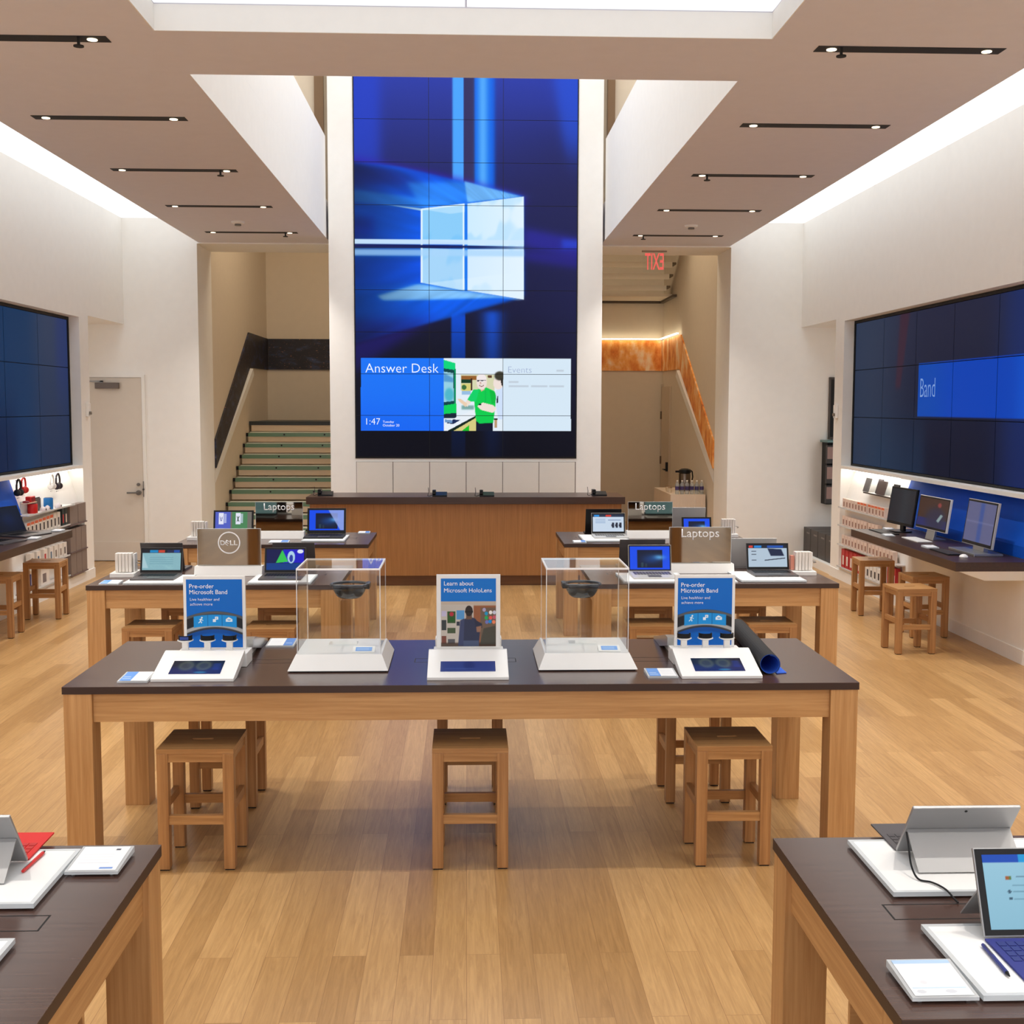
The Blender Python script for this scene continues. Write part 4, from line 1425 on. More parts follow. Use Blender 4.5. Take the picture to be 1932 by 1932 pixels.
def card(label, x0, x1, y0, y1, kind, group='small acrylic price cards', z=.8505, lift=.0):
    """clear acrylic block with a printed slip on top"""
    w, d = x1 - x0, y1 - y0
    z0 = z
    t = thing('price_card', label, 'price card', ((x0 + x1) / 2, (y0 + y1) / 2, z), 0, group)
    MB().hexa([(-w / 2, -d / 2, 0), (w / 2, -d / 2, 0), (w / 2, d / 2, 0), (-w / 2, d / 2, 0)],
              [(-w / 2, -d / 2, .008), (w / 2, -d / 2, .008), (w / 2, d / 2, .016), (-w / 2, d / 2, .016)]).build('acrylic_block', EDGE, t)
    if lift:
        for c in t.children:
            c.data.transform(T((0, 0, lift)))
        for qx in (-1, 1):
            MB().box(qx * (w / 2 - .02) - .004, qx * (w / 2 - .02) + .004, -d / 2 + .01, d / 2 - .01, 0, lift - .0002).build('foot', EDGE2, t)
    def f(U, V):
        p = Paint(U, V, (236, 238, 240))
        if kind == 'left_blue':
            p.rect(0, 0, .42, 1, (96, 150, 222))
            p.rect(.05, .2, .36, .26, (180, 204, 236))
            p.rect(.05, .4, .3, .46, (180, 204, 236))
            for v in (.3, .5, .7):
                p.rect(.5, v, .92, v + .05, (214, 218, 224), .8)
        elif kind == 'right_blue':
            p.rect(.62, 0, 1, 1, (84, 134, 206))
            p.rect(.7, .3, .94, .36, (190, 210, 236))
            for v in (.3, .5, .7):
                p.rect(.08, v, .5, v + .05, (214, 218, 224), .8)
        elif kind == 'plain_left':
            p.rect(.62, .06, .9, .13, (110, 150, 214))
            p.rect(.72, .84, .82, .90, (60, 66, 80))
            for v in (.3, .42, .54, .66):
                p.rect(.1, v, .75, v + .02, (216, 220, 226), .8)
        else:
            p.rect(0, .9, 1, 1, (178, 206, 238))
            p.rect(.04, .2, .96, .22, (196, 218, 232))
            p.ell(.16, .11, .08, .05, (210, 214, 220))
            p.ell(.66, .11, .10, .05, (210, 214, 220))
            p.ell(.3, .36, .06, .05, (222, 224, 228))
            for v in (.5, .6, .7):
                p.rect(.1, v, .8, v + .015, (224, 227, 230), .8)
        return p.img
    sl = math.atan2(.008, d)
    M = T((-w / 2 + .008, -d / 2 + .006, .0095 + lift)) @ Rx(sl) @ Rx(R(-90))
    grid_mesh('printed_slip', w - .016, d - .012, 60, 60, f, PRINT, t, M)
    return t

def acrylic_sign(label, x0, x1, y, body, logo=False, z=.8505):
    """clear sheet with white letters standing in a white base"""
    cx = (x0 + x1) / 2
    t = thing('counter_sign', label, 'sign', (cx, y, z), 0, 'mirrored counter signs')
    w = x1 - x0
    MB().prism([(-.07, 0), (.07, 0), (.045, .07), (-.045, .07)], 'x', -w / 2, w / 2).build('base', WHITE_SOLID, t, bevel=.002)
    hw = w / 2 - .014
    MB().box(-hw + .003, hw - .003, -.003, .003, .0705, .342).build('mirror_sheet', MIRROR, t)
    e = MB().box(-hw, -hw + .0028, -.003, .003, .0705, .342).box(hw - .0028, hw, -.003, .003, .0705, .342).box(-hw, hw, -.003, .003, .3422, .345)
    e.build('sheet_edge', EDGE, t)
    if logo:
        # a ring with four capitals inside, the E leaning on its corner
        n = 64
        ro, ri = .082, .073
        b = MB()
        v1, v2 = [], []
        for i in range(n):
            a = 2 * PI * i / n
            v1.append(b.bm.verts.new((ro * math.cos(a), -.0045, .24 + ro * math.sin(a))))
            v2.append(b.bm.verts.new((ri * math.cos(a), -.0045, .24 + ri * math.sin(a))))
        for i in range(n):
            b.bm.faces.new((v1[i], v1[(i + 1) % n], v2[(i + 1) % n], v2[i]))
        b.build('ring', PRINT_W, t)
        text_mesh('lettering', 'D', .034, PRINT_W, t, T((-.064, -.0035, .222)), height=.036, offset=.02)
        text_mesh('lettering', 'E', .032, PRINT_W, t, T((-.036, -.0035, .2345)) @ Matrix.Rotation(R(33), 4, 'Y'), height=.034, offset=.02)
        text_mesh('lettering', 'LL', .056, PRINT_W, t, T((.006, -.0035, .222)), height=.036, offset=.02)
    else:
        text_mesh('lettering', body, .285, PRINT_W, t, T((-.143, -.0035, .268)), offset=.004)
    return t

def card_hub(label, x, y, z=.8505, red=False):
    t = thing('booklet_holder', label, 'holder', (x, y, z), 0, 'white booklet holders')
    MB().prism([(-.09, 0), (.10, 0), (.10, .034), (-.09, .030)], 'x', -.088, .088).build('base', WHITE_SOLID, t, bevel=.002)
    for i in range(5):
        xx = -.058 + i * .024
        MB().box(xx, xx + .02, -.045, .03, .0345, .17).build('booklet', pm('booklet_white', (226, 220, 212), .5), t)
    if red:
        MB().box(-.088, -.062, -.02, .03, .0345, .14).build('booklet', pm('booklet_pink', (206, 134, 112), .5), t)
    MB().box(.066, .075, -.02, .06, .0345, .165).build('back_plate', WHITE_SOLID, t)
    MB().tube([(.078, .02, .10), (.10, .0, .095), (.112, .02, .085), (.104, .05, .08)], .004, 8).build('clip', STEEL, t)
    return t

G = .8505
# ---------------- second row, left table
board('white display board under the laptop with the pale page, left second-row table', -2.395, -1.975, 8.565, 8.985, 'white display boards')
board('white display board under the laptop with green shapes, left second-row table', -1.53, -1.09, 8.565, 8.985, 'white display boards')
B2 = G + .0122 + LIFT
laptop('dark laptop showing a pale blue page, left second-row table', (-2.224, 8.955, B2), 0, .305, .275, .185, R(14), DARK_GREY, DARK_GREY, BLACK, 'page', 'laptops on the second-row tables')
laptop('dark laptop showing green and blue shapes, left second-row table', (-1.325, 8.945, B2), 0, .30, .275, .185, R(14), DARK_GREY, DARK_GREY, BLACK, 'shapes', 'laptops on the second-row tables')
laptop('grey laptop seen from behind, beyond the laptop with the pale page', (-2.285, 9.30, G), PI, .315, .24, .215, R(18), DARK_GREY, DARK_GREY, BLACK, 'page', 'laptops facing away')
laptop('grey laptop seen from behind, beyond the laptop with green shapes', (-1.30, 9.30, G), PI, .315, .24, .215, R(18), DARK_GREY, DARK_GREY, BLACK, 'page', 'laptops facing away')
acrylic_sign('mirrored sign with a white ringed logo on the left second-row table', -1.995, -1.50, 9.06, '', True)
card_hub('white booklet holder at the outer end of the left second-row table', -2.50, 9.02)
card('price card beside the laptop with the pale page, left second-row table', -2.56, -2.425, 8.565, 8.70, 'left_blue')
# ---------------- second row, right table
board('white display board under the laptop with the blue screen, right second-row table', 1.11, 1.575, 8.56, 9.03, 'white display boards')
board('white display board under the laptop showing a pen, right second-row table', 1.96, 2.43, 8.60, 9.09, 'white display boards')
laptop('silver laptop with a bright blue screen, right second-row table', (1.362, 8.985, B2), 0, .32, .30, .195, R(12), SILVER, SILVER, GREY_METAL, 'window', 'laptops on the second-row tables', bezel=.012, chin=.012)
laptop('black laptop showing a pen drawing on a page, right second-row table', (2.262, 9.05, B2), 0, .32, .27, .20, R(13), DARK_GREY, DARK_GREY, BLACK, 'pen', 'laptops on the second-row tables')
laptop('silver laptop seen from behind, beyond the laptop showing a pen', (2.20, 9.37, G), PI, .37, .2, .235, R(17), SILVER, SILVER, GREY_METAL, 'page', 'laptops facing away')
laptop('grey laptop seen from behind, beyond the laptop with the bright blue screen', (1.35, 9.37, G), PI, .35, .2, .225, R(16), DARK_GREY, DARK_GREY, BLACK, 'page', 'laptops facing away')
acrylic_sign('mirrored sign with the word Laptops on the right second-row table', 1.512, 2.012, 9.135, 'Laptops')
card_hub('white booklet holder at the outer end of the right second-row table', 2.51, 9.03, red=True)
card('price card between the laptops before the sign, right second-row table', 1.80, 1.93, 8.58, 8.70, 'left_blue')
# ---------------- back row, left table
B3 = G + .0122 + LIFT
board('white display board under the laptop with the glare, left back-row table', -1.515, -1.12, 11.24, 11.77, 'white display boards')
laptop('black laptop with a painted glare on its blue screen, left back-row table', (-1.334, 11.70, B3), 0, .368, .30, .245, R(12), DARK_GREY, BLACK_MATTE, BLACK, 'window_painted_glare', 'laptops on the back-row tables', bezel=.02, chin=.032)
tb = tablet('tablet with violet and green tiles on its screen, left back-row table', (-2.19, 11.55, G), 0, .375, .262, R(12), BLACK, BLACK_MATTE, BLACK, 'tiles', kb_d=.2, group='tablets on the back-row tables')
acrylic_sign('mirrored sign with the word Laptops on the left back-row table', -1.997, -1.525, 11.58, 'Laptops')
card_hub('white booklet holder at the outer end of the left back-row table', -2.50, 11.49)
card('price card at the aisle end of the left back-row table', -1.06, -.945, 11.97, 12.08, 'right_blue')
card('price card before the sign base, left back-row table', -1.80, -1.62, 11.16, 11.28, 'right_blue')
# ---------------- back row, right table
board('white display board under the laptop showing a shop page, right back-row table', 1.08, 1.515, 11.2, 11.75, 'white display boards')
laptop('silver laptop showing a white shop page, right back-row table', (1.362, 11.66, B3), 0, .325, .28, .2, R(12), SILVER, SILVER, GREY_METAL, 'shop', 'laptops on the back-row tables')
laptop('black laptop seen from behind, beyond the laptop showing a shop page', (1.34, 11.95, G), PI, .35, .17, .24, R(14), BLACK, BLACK, BLACK_MATTE, 'page', 'laptops facing away')
acrylic_sign('mirrored sign with the word Laptops on the right back-row table', 1.523, 1.978, 11.58, 'Laptops')
tablet('tablet with a blue glowing screen behind the right sign, right back-row table', (2.206, 11.60, G), 0, .285, .19, R(14), BLACK, BLACK_MATTE, BLACK, 'window', group='tablets on the back-row tables')
laptop('pale silver laptop seen from behind, beyond the tablet on the right back-row table', (2.17, 11.98, G), PI, .36, .15, .25, R(12), SILVER, SILVER, GREY_METAL, 'page', 'laptops facing away')
card_hub('white booklet holder at the outer end of the right back-row table', 2.515, 11.68)
card('price card at the aisle end of the right back-row table', .98, 1.10, 11.12, 11.24, 'right_blue')

# ================================================================== LONG CENTRE TABLE
def poster_watch(U, V):
    # picture units: x 351..456, y 1092..1222 (downwards)
    x, y = 351 + U * 105, 1222 - V * 130
    p = Paint(x, y, (4, 106, 200))
    p.mix(np.clip((y - 1092) / 130, 0, 1), (2, 98, 192), .8)
    # broad curved bracelet: dark body, grey rim above, silver rim below
    cx = 404
    c1 = 1153 + ((x - cx) / 54.) ** 2 * 11
    c2 = 1187 + ((x - cx) / 54.) ** 2 * 12
    band = sig((y - c1) / 1.2) * sig((c2 - y) / 1.2)
    p.mix(band, (30, 32, 38))
    p.mix(sig((y - c1) / 1.) * sig((c1 + 5 - y) / 1.5), (96, 98, 102), .9)
    p.mix(sig((y - (c2 - 11)) / 1.5) * sig((c2 - 3 - y) / 1.5), (188, 188, 186), .9)
    p.mix(sig((y - (c2 - 4)) / 1.) * sig((c2 - y) / 1.), (60, 60, 64), .9)
    s1 = 1159 + ((x - cx) / 54.) ** 2 * 7
    s2 = 1181 + ((x - cx) / 54.) ** 2 * 6
    face = sig((y - s1) / .8) * sig((s2 - y) / .8) * sig((x - 364) / .8) * sig((445 - x) / .8)
    p.mix(face, (26, 146, 222))
    for xx in (390.5, 417.5):
        p.mix(face * sig((x - xx + .5) / .3) * sig((xx + .5 - x) / .3), (10, 90, 160))
    w = (232, 242, 250)
    # running figure, two squares, envelope
    p.ell(379.5, 1165, 1.6, 1.6, w)
    for q in ([(374.5, 1168), (379, 1166.5), (379.6, 1168), (375, 1169.6)], [(376.5, 1168.5), (379, 1168), (377.5, 1172.5), (375.5, 1172)],
              [(375.5, 1172), (377.5, 1172.5), (373.5, 1176), (372.5, 1174.8)], [(377, 1171.6), (380, 1173), (379, 1176), (377.8, 1175.5)], [(379, 1168), (382.5, 1170), (382, 1171), (378.6, 1169.4)]):
        p.poly(q, w, soft=.4)
    p.rect(400.5, 1168, 405.5, 1173, w)
    p.rect(404.5, 1163.5, 410, 1168.5, w)
    p.rect(406, 1165.3, 408.4, 1166.8, (26, 146, 222))
    p.poly([(424.5, 1168), (430, 1164), (437, 1168), (437, 1173), (424.5, 1173)], w, soft=.4)
    p.poly([(426, 1168.8), (435.5, 1168.8), (431, 1171)], (26, 146, 222), soft=.4)
    # lower part of the bracelet, mirrored below
    p.mix(sig((y - c2) / 2) * sig((c2 + 8 - y) / 4), (10, 58, 128), .6)
    return p.img
def poster_room(U, V):
    x, y = 832 + U * 103, 1219 - V * 128
    p = Paint(x, y, (4, 114, 206))
    m = (y > 1134).astype(float)
    p.mix(m, (176, 168, 156))
    p.mix(m * sig((x - 893) / .5), (150, 92, 60))
    p.mix(m * sig((x - 906) / .5) * sig((y - 1146) / 2), (112, 92, 76))
    p.mix(m * sig((1142 - y) / 1.5), (190, 176, 160))
    p.rect(832, 1140, 893, 1219, (196, 188, 178), .8)
    for a, b, c, d, col in ((833, 1152, 842, 1162, (190, 184, 214)), (844, 1153, 859, 1175, (52, 84, 44)), (861, 1151, 876, 1168, (86, 150, 206)), (833, 1169, 842, 1188, (58, 64, 66)),
                            (844, 1184, 859, 1194, (70, 86, 60)), (833, 1199, 842, 1214, (120, 70, 58)), (845, 1205, 858, 1214, (86, 86, 90)), (861, 1172, 867, 1180, (50, 54, 70))):
        p.rect(a, b, c, d, col)
    p.ell(852, 1158, 4, 4, (176, 44, 60))
    p.ell(852, 1168, 6, 4, (36, 90, 34))
    for cx, cy, col in ((917, 1157, (30, 150, 196)), (925, 1155, (240, 236, 232)), (932, 1155, (206, 206, 224)), (917, 1165, (40, 170, 90)), (925, 1165, (226, 90, 80)), (932, 1164, (200, 90, 110)),
                        (918, 1173, (110, 120, 190)), (924, 1172, (20, 140, 210)), (931, 1173, (232, 130, 90)), (913, 1150, (170, 160, 190))):
        p.ell(cx, cy, 3.2, 3.6, col)
    p.rect(832, 1212, 935, 1220, (62, 44, 34), .8, soft=2)
    p.poly([(912, 1185), (935, 1180), (935, 1215), (905, 1215)], (64, 66, 58), .8, soft=1.5)
    # the man from behind
    navy = (48, 54, 80)
    p.poly([(868, 1172), (884, 1163), (896, 1166), (906, 1180), (903, 1218), (873, 1218)], navy, soft=1)
    p.poly([(868, 1170), (876, 1166), (874, 1218), (864, 1218)], (62, 70, 104), soft=1)
    p.poly([(894, 1168), (909, 1176), (909, 1184), (898, 1186)], (40, 44, 66), soft=1)
    p.poly([(898, 1182), (908, 1180), (906, 1192), (899, 1192)], (150, 110, 90), soft=1)
    p.rect(874, 1208, 903, 1219, (74, 86, 116), 1, soft=1)
    p.rect(879, 1157, 890, 1168, (104, 76, 62), 1, soft=1)
    p.ell(884.5, 1152, 7, 10, (44, 34, 32))
    p.rect(877, 1152, 892, 1155, (26, 24, 26))
    return p.img

def info_display(kind, label, xc, xsc, group=None):
    """sloped white tablet console with an upright sign board behind it; a second console faces the far side"""
    y0 = 5.52
    t = thing('info_display', label, 'display stand', (xc, 5.8, G), 0, group)
    hw = .187
    pts = [(y0, 0), (y0, .014), (5.80, .086), (5.82, .086), (5.82, .05), (5.60, 0)]
    MB().prism([(y, z + G) for y, z in pts], 'x', xc - hw, xc + hw).build('console', WHITE_SOLID, t, bevel=.002, world=True)
    MB().box(xc - hw + .03, xc + hw - .03, 5.60, 5.83, G, G + .03).build('foot', WHITE_SOLID, t, world=True)
    sl = math.atan2(.072, .28)
    sw, sh = (.255, .105) if kind == 'room' else (.235, .135)
    M = T((-sw / 2, 5.565 - 5.8, .014 + .045 * math.tan(sl) + .0012)) @ Rx(sl) @ Rx(R(-90))
    if kind == 'room':
        M = T((-sw / 2, 5.575 - 5.8, .014 + .055 * math.tan(sl) + .0012)) @ Rx(sl) @ Rx(R(-90))
    grid_mesh('screen', sw, sh, 80, 50, rgb_screen('blue_pad' if kind == 'room' else 'watch_pad'), SCREEN, t, M)
    # bracket, board, poster
    MB().box(xsc - .17, xsc + .17, 5.835, 5.99, G, G + .065).build('bracket', WHITE_SOLID, t, bevel=.003, world=True)
    bw, zt = (.156, 1.279) if kind == 'room' else (.149, 1.275)
    bd = MB().box(xsc - bw, xsc + bw, 5.94, 5.958, G + .0655, zt).build('sign_board', WHITE_SOLID, t, bevel=.0015, world=True)
    k = .002625 if kind == 'room' else .002607
    if kind == 'room':
        z0, z1, px0 = 1.279 - (1219 - 1084) * k, 1.279 - (1091 - 1084) * k, 832
        func, x0, w = poster_room, xsc - .1345, .269
        Z = lambda y: 1.279 - (y - 1084) * k
        X = lambda px: x0 + (px - 832) / 103 * w
        lines = (('Learn about', 838, 893, 1104), ('Microsoft HoloLens', 838, 927, 1117))
    else:
        z0, z1 = 1.275 - (1221 - 1087) * k, 1.275 - (1093 - 1087) * k
        func, x0, w = poster_watch, xsc - .1345, .269
        Z = lambda y: 1.275 - (y - 1087) * k
        X = lambda px: x0 + (px - 351) / 105 * w
        lines = (('Pre-order', 357, 403, 1109.5), ('Microsoft Band', 357, 428, 1120.5), ('Live healthier and', 358, 413, 1133), ('achieve more', 358, 400, 1142))
    grid_mesh('poster', w, z1 - z0, 210, 260, func, PRINT, bd, T((x0 - xc, 5.9385 - 5.8, z0 - G)))
    for i, (s, a, b, y) in enumerate(lines):
        text_mesh('lettering', s, X(b) - X(a), PRINT_W, bd, T((X(a) - xc, 5.9382 - 5.8, Z(y) - G)), offset=.0 if i < 2 else -.008, depth=.0004)
    # far console
    pts = [(6.50, 0), (6.50, .014), (6.12, .094), (6.05, .094), (6.05, .05), (6.30, 0)]
    xo = xsc
    MB().prism([(y, z + G) for y, z in pts], 'x', xo - .165, xo + .165).build('rear_console', STEEL if kind != 'room' else WHITE_SOLID, t, bevel=.002, world=True)
    MB().box(xo - .14, xo + .14, 5.992, 6.30, G, G + .05).build('rear_foot', WHITE_SOLID, t, world=True)
    if kind != 'room':
        for i, dx in enumerate((-.105, 0, .105)):
            px = xsc + dx - .015
            pg = MB().box(px - .014, px + .014, 5.828, 5.850, G + .05, .972).prism([(px - .03, G + .05), (px + .03, G + .05), (px + .015, .945), (px - .015, .945)], 'y', 5.824, 5.8275).build('peg', WHITE_SOLID, t, world=True)
            MB().lathe((px, 5.84, .9722), [(.022, 0), (.038, .007), (.038, .010)], 20).build('peg_cap', WHITE_SOLID, pg, world=True)
    return t
D = [('left', 'white display console on the left of the centre table with a blue Pre-order board', -1.243, -1.222),
     ('right', 'white display console on the right of the centre table with a blue Pre-order board', 1.178, 1.174)]
for n, lab, xc, xsc in D:
    info_display('band', lab, xc, xsc, 'console displays on the centre table')
    # dark wristbands on the pegs
    nm = ['left', 'middle', 'right']
    for i, dx in enumerate((-.105, 0, .105)):
        px = xsc + dx - .015
        t = thing('wristband', 'small black wristband on the %s peg of the %s blue Pre-order display' % (nm[i], n), 'wristband', (px, 5.84, .9828), 0, 'wristbands on display pegs')
        pts = [(.033 * math.cos(a), .026 * math.sin(a), .012) for a in np.linspace(R(-200), R(20), 18)]
        b = MB()
        b.bm.free()
        b.bm = bmesh.new()
        inn, outr = [], []
        for (x, y, z) in pts:
            outr.append((x, y))
            inn.append((x * .86, y * .86))
        b.prism(outr + inn[::-1], 'z', 0, .022)
        b.build('strap', BLACK, t)
        MB().box(-.02, .02, -.0295, -.0265, .004, .018).build('screen', em('watch_screen', (20, 60, 140), .8) if i == 0 and n == 'left' else BLACK, t)
info_display('room', 'white display console in the middle of the centre table with a board about a headset', .007, .010, 'console displays on the centre table')

def glass_case(xc, lab, hlab, side, slip):
    y0, y1 = 5.70, 6.21
    t = thing('display_case', lab, 'display case', (xc, 5.955, G), 0, 'clear display cases on the centre table')
    w = .236
    zb = .925
    # white plinth, wider below, with a lip at the ends
    pl = MB().hexa([(xc - w, y0, G + .006), (xc + w, y0, G + .006), (xc + w, y1, G + .006), (xc - w, y1, G + .006)],
                   [(xc - .203, y0 + .055, zb), (xc + .203, y0 + .055, zb), (xc + .203, y1 - .055, zb), (xc - .203, y1 - .055, zb)])
    pl.build('plinth', WHITE_SOLID, t, bevel=.002, world=True)
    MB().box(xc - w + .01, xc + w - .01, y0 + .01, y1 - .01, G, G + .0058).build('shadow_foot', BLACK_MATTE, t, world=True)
    a, ya, yb, zt, e = .198, y0 + .06, y1 - .06, 1.334, .008
    P = [('front', (xc - a + e, xc + a - e, ya, ya + e, zb + .0005, zt - e)), ('back', (xc - a + e, xc + a - e, yb - e, yb, zb + .0005, zt - e)),
         ('l', (xc - a, xc - a + e, ya + e, yb - e, zb + .0005, zt - e)), ('r', (xc + a - e, xc + a, ya + e, yb - e, zb + .0005, zt - e)), ('top', (xc - a + e, xc + a - e, ya + e, yb - e, zt - e, zt))]
    for n, q in P:
        MB().box(*q).build('clear_pane', CLEAR, t, world=True)
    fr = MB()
    ew = pm('painted_edge_glow', (252, 253, 255), .3)  # white colour stands in for light glowing in the pane edges
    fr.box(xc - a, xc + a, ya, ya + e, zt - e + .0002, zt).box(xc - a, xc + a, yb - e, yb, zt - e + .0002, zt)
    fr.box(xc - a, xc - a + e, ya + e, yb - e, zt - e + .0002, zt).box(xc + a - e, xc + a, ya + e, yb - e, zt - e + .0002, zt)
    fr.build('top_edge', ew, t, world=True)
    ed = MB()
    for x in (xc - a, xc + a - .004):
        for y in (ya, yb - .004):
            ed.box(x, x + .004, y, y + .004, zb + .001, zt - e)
    ed.build('corner_edge', glass_mat('painted_bright_edge', (245, 250, 252), haze=.8), t, world=True)  # whitened corners, painting in the light the acrylic catches
    # inner clear stand
    st = MB().box(xc - .02, xc + .02, 5.985, 5.99, zb + .0005, 1.15).box(xc - .07, xc + .07, 5.95, 6.03, zb + .0006, zb + .01)
    st.build('clear_stand', CLEAR, t, world=True)
    # printed label inside
    s = MB().hexa([(xc + .06, 5.79, zb + .001), (xc + .165, 5.79, zb + .001), (xc + .165, 5.855, zb + .001), (xc + .06, 5.855, zb + .001)],
                  [(xc + .06, 5.79, zb + .004), (xc + .165, 5.79, zb + .004), (xc + .165, 5.855, zb + .02), (xc + .06, 5.855, zb + .02)]).build('label_block', WHITE_MATTE, t, world=True)
    sl = math.atan2(.016, .065)
    def f(U, V):
        p = Paint(U, V, (120, 170, 236))
        for v in (.25, .45, .65):
            p.rect(.1, v, .8, v + .08, (176, 206, 244), .8)
        return p.img
    grid_mesh('printed_slip', .078, .044, 30, 20, f, PRINT, s, T((xc + .074 - xc, 5.80 - 5.955, zb + .0072 - G)) @ Rx(sl) @ Rx(R(-90)))
    # the headset
    h = thing('headset', hlab, 'headset', (xc + (-.004 if side < 0 else .03), 6.0, 1.15), 0, 'black headsets in the display cases')
    # shield: a curved dark visor, open below
    b = MB()
    n = 20
    rows = []
    for j, (z, rx, ry) in enumerate(((.079, .086, .072), (.066, .085, .074), (.042, .077, .068), (.02, .064, .058), (.010, .052, .05))):
        rows.append([b.bm.verts.new((rx * math.cos(a_), -ry * math.sin(a_), z)) for a_ in np.linspace(R(2), R(178), n)])
    for r0, r1 in zip(rows, rows[1:]):
        for i in range(n - 1):
            b.bm.faces.new((r0[i], r0[i + 1], r1[i + 1], r1[i]))
    vis = b.build('visor', pm('smoked_visor', (34, 36, 34), .12, spec=.8), h, smooth=True)
    sm = vis.modifiers.new('thick', 'SOLIDIFY')
    sm.thickness = .003
    b = MB()
    pts = [(.090 * math.cos(a_), .088 * math.sin(a_) + .0, .073) for a_ in np.linspace(0, 2 * PI, 36, endpoint=False)]
    b.tube(pts, .0075, 8, closed=True)
    b.build('headband', pm('soft_black', (22, 25, 32), .35), h, smooth=True)
    MB().box(-.075, .075, -.088, -.06, .062, .083).build('brow_bar', pm('soft_black', (22, 25, 32), .35), h, bevel=.008)
    MB().box(side * .088 - .012, side * .088 + .012, -.03, .06, .054, .082).build('speaker', BLACK, h, bevel=.006)
    return t
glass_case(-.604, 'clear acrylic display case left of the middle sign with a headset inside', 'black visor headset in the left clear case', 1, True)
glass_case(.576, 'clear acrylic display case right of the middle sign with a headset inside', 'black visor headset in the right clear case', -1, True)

card('blue and white price card at the left end of the centre table', -1.575, -1.44, 5.505, 5.67, 'left_blue')
card('price card between the left blue board and the left clear case', -1.04, -.895, 6.31, 6.48, 'right_blue')
card('blue and white price card before the right clear case', .838, .978, 5.54, 5.685, 'left_blue')
# rolled mat, black outside and blue inside
def roll():
    t = thing('rolled_mat', 'rolled black mat with blue lining on the right of the centre table', 'rolled mat', (1.45, 6.05, G), 0)
    r = .047
    M = T((1.418, 5.60, G + r + .003)) @ Rz(R(-3.5))
    b = MB()
    outer, inner = [], []
    n = 40
    for i in range(n + 1):
        a = R(-60) + i / n * R(360 + 150)
        rr = r + .002 - .006 * i / n
        outer.append((rr * math.cos(a), rr * math.sin(a)))
        inner.append(((rr - .0022) * math.cos(a), (rr - .0022) * math.sin(a)))
    def sheet(pa, pb, name, mat):
        bb = MB()
        for k in range(n):
            q = [pa[k], pa[k + 1], pb[k + 1], pb[k]]
            A = [bb.bm.verts.new(M @ Vector((x, 0, z))) for x, z in q]
            B = [bb.bm.verts.new(M @ Vector((x, .96, z))) for x, z in q]
            bb.bm.faces.new(A)
            bb.bm.faces.new(B[::-1])
            for i in range(4):
                bb.bm.faces.new((A[i], B[i], B[(i + 1) % 4], A[(i + 1) % 4]))
        return bb.build(name, mat, t, world=True)
    mid = [((a[0] * .62 + b_[0] * .38), (a[1] * .62 + b_[1] * .38)) for a, b_ in zip(outer, inner)]
    sheet(outer, mid, 'black_face', BLACK_MATTE)
    bl = pm('blue_felt', (34, 94, 210), .8)
    sheet(mid, inner, 'blue_lining', bl)
    MB().hexa([(1.455, 5.615, G + .001), (1.505, 5.63, G + .001), (1.515, 6.30, G + .001), (1.50, 6.55, G + .001)],
              [(1.455, 5.615, G + .0035), (1.505, 5.63, G + .0035), (1.515, 6.30, G + .0035), (1.50, 6.55, G + .0035)]).build('loose_flap', bl, t, world=True)
roll()

# ================================================================== NEAR TABLES
board('white display board under the tablet and red keyboard, near left table', -1.62, -1.072, 2.985, 3.364, 'white display boards', LIFT=NEAR_LIFT)
board('white display board at the lower left picture edge, near left table', -1.6, -1.045, 2.42, 2.787, 'white display boards', LIFT=NEAR_LIFT)
board('white display board under the tablet seen from behind, near right table', 1.087, 1.655, 2.99, 3.37, 'white display boards', LIFT=NEAR_LIFT)
board('white display board under the blue keyboard, near right table', 1.085, 1.655, 2.44, 2.797, 'white display boards', LIFT=NEAR_LIFT)
board('white display board at the right picture edge beyond the silver tablet, near right table', 1.68, 2.2, 2.99, 3.37, 'white display boards', LIFT=NEAR_LIFT)
BN = G + .0122 + NEAR_LIFT
GREYKB = pm('grey_fabric_keys', (84, 80, 82), .7)
BLUEKB = pm('blue_fabric', (42, 50, 128), .75)
BLUEKEY = pm('blue_keys', (38, 46, 116), .5)
REDKB = pm('red_fabric', (206, 36, 34), .7)
REDKEY = pm('red_keys', (186, 30, 28), .5)
SILV = pm('tablet_silver', (160, 160, 160), .4, metal=.4)
tablet('silver tablet seen from behind on its kickstand, near right table', (1.338, 3.275, BN), PI, .292, .20, R(36), SILV, GREYKB, pm('grey_keys', (70, 66, 68), .6), 'setup', kb_d=.21, group='tablets on the near tables')
tablet('tablet with a blue keyboard cover and pale setup page, near right table', (1.345, 2.705, BN), 0, .292, .20, R(24), SILV, BLUEKB, BLUEKEY, 'setup', kb_d=.215, group='tablets on the near tables')
tablet('silver tablet with a red keyboard cover at the left picture edge, near left table', (-1.332, 3.275, BN), PI, .292, .20, R(36), SILV, REDKB, REDKEY, 'setup', kb_d=.21, group='tablets on the near tables')
def pen(lab, a, b, mat, z):
    t = thing('stylus', lab, 'pen', (a[0], a[1], z), 0, 'tablet pens')
    A, B = Vector((a[0], a[1], z + .005)), Vector((b[0], b[1], z + .005))
    d = (B - A)
    MB().tube([A, A + d * .06, A + d * .9], [.004, .0048, .0048], 10).build('barrel', mat, t, smooth=True, world=True)
    MB().tube([A + d * .905, B], [.0045, .0015], 10).build('tip', BLACK, t, smooth=True, world=True)
    u = d.normalized()
    q = Vector((-u.y, u.x, 0)) * .0015
    MB().tube([A + d * .08 + Vector((0, 0, .006)), A + d * .38 + Vector((0, 0, .006))], .0013, 6).build('clip', STEEL, t, world=True)
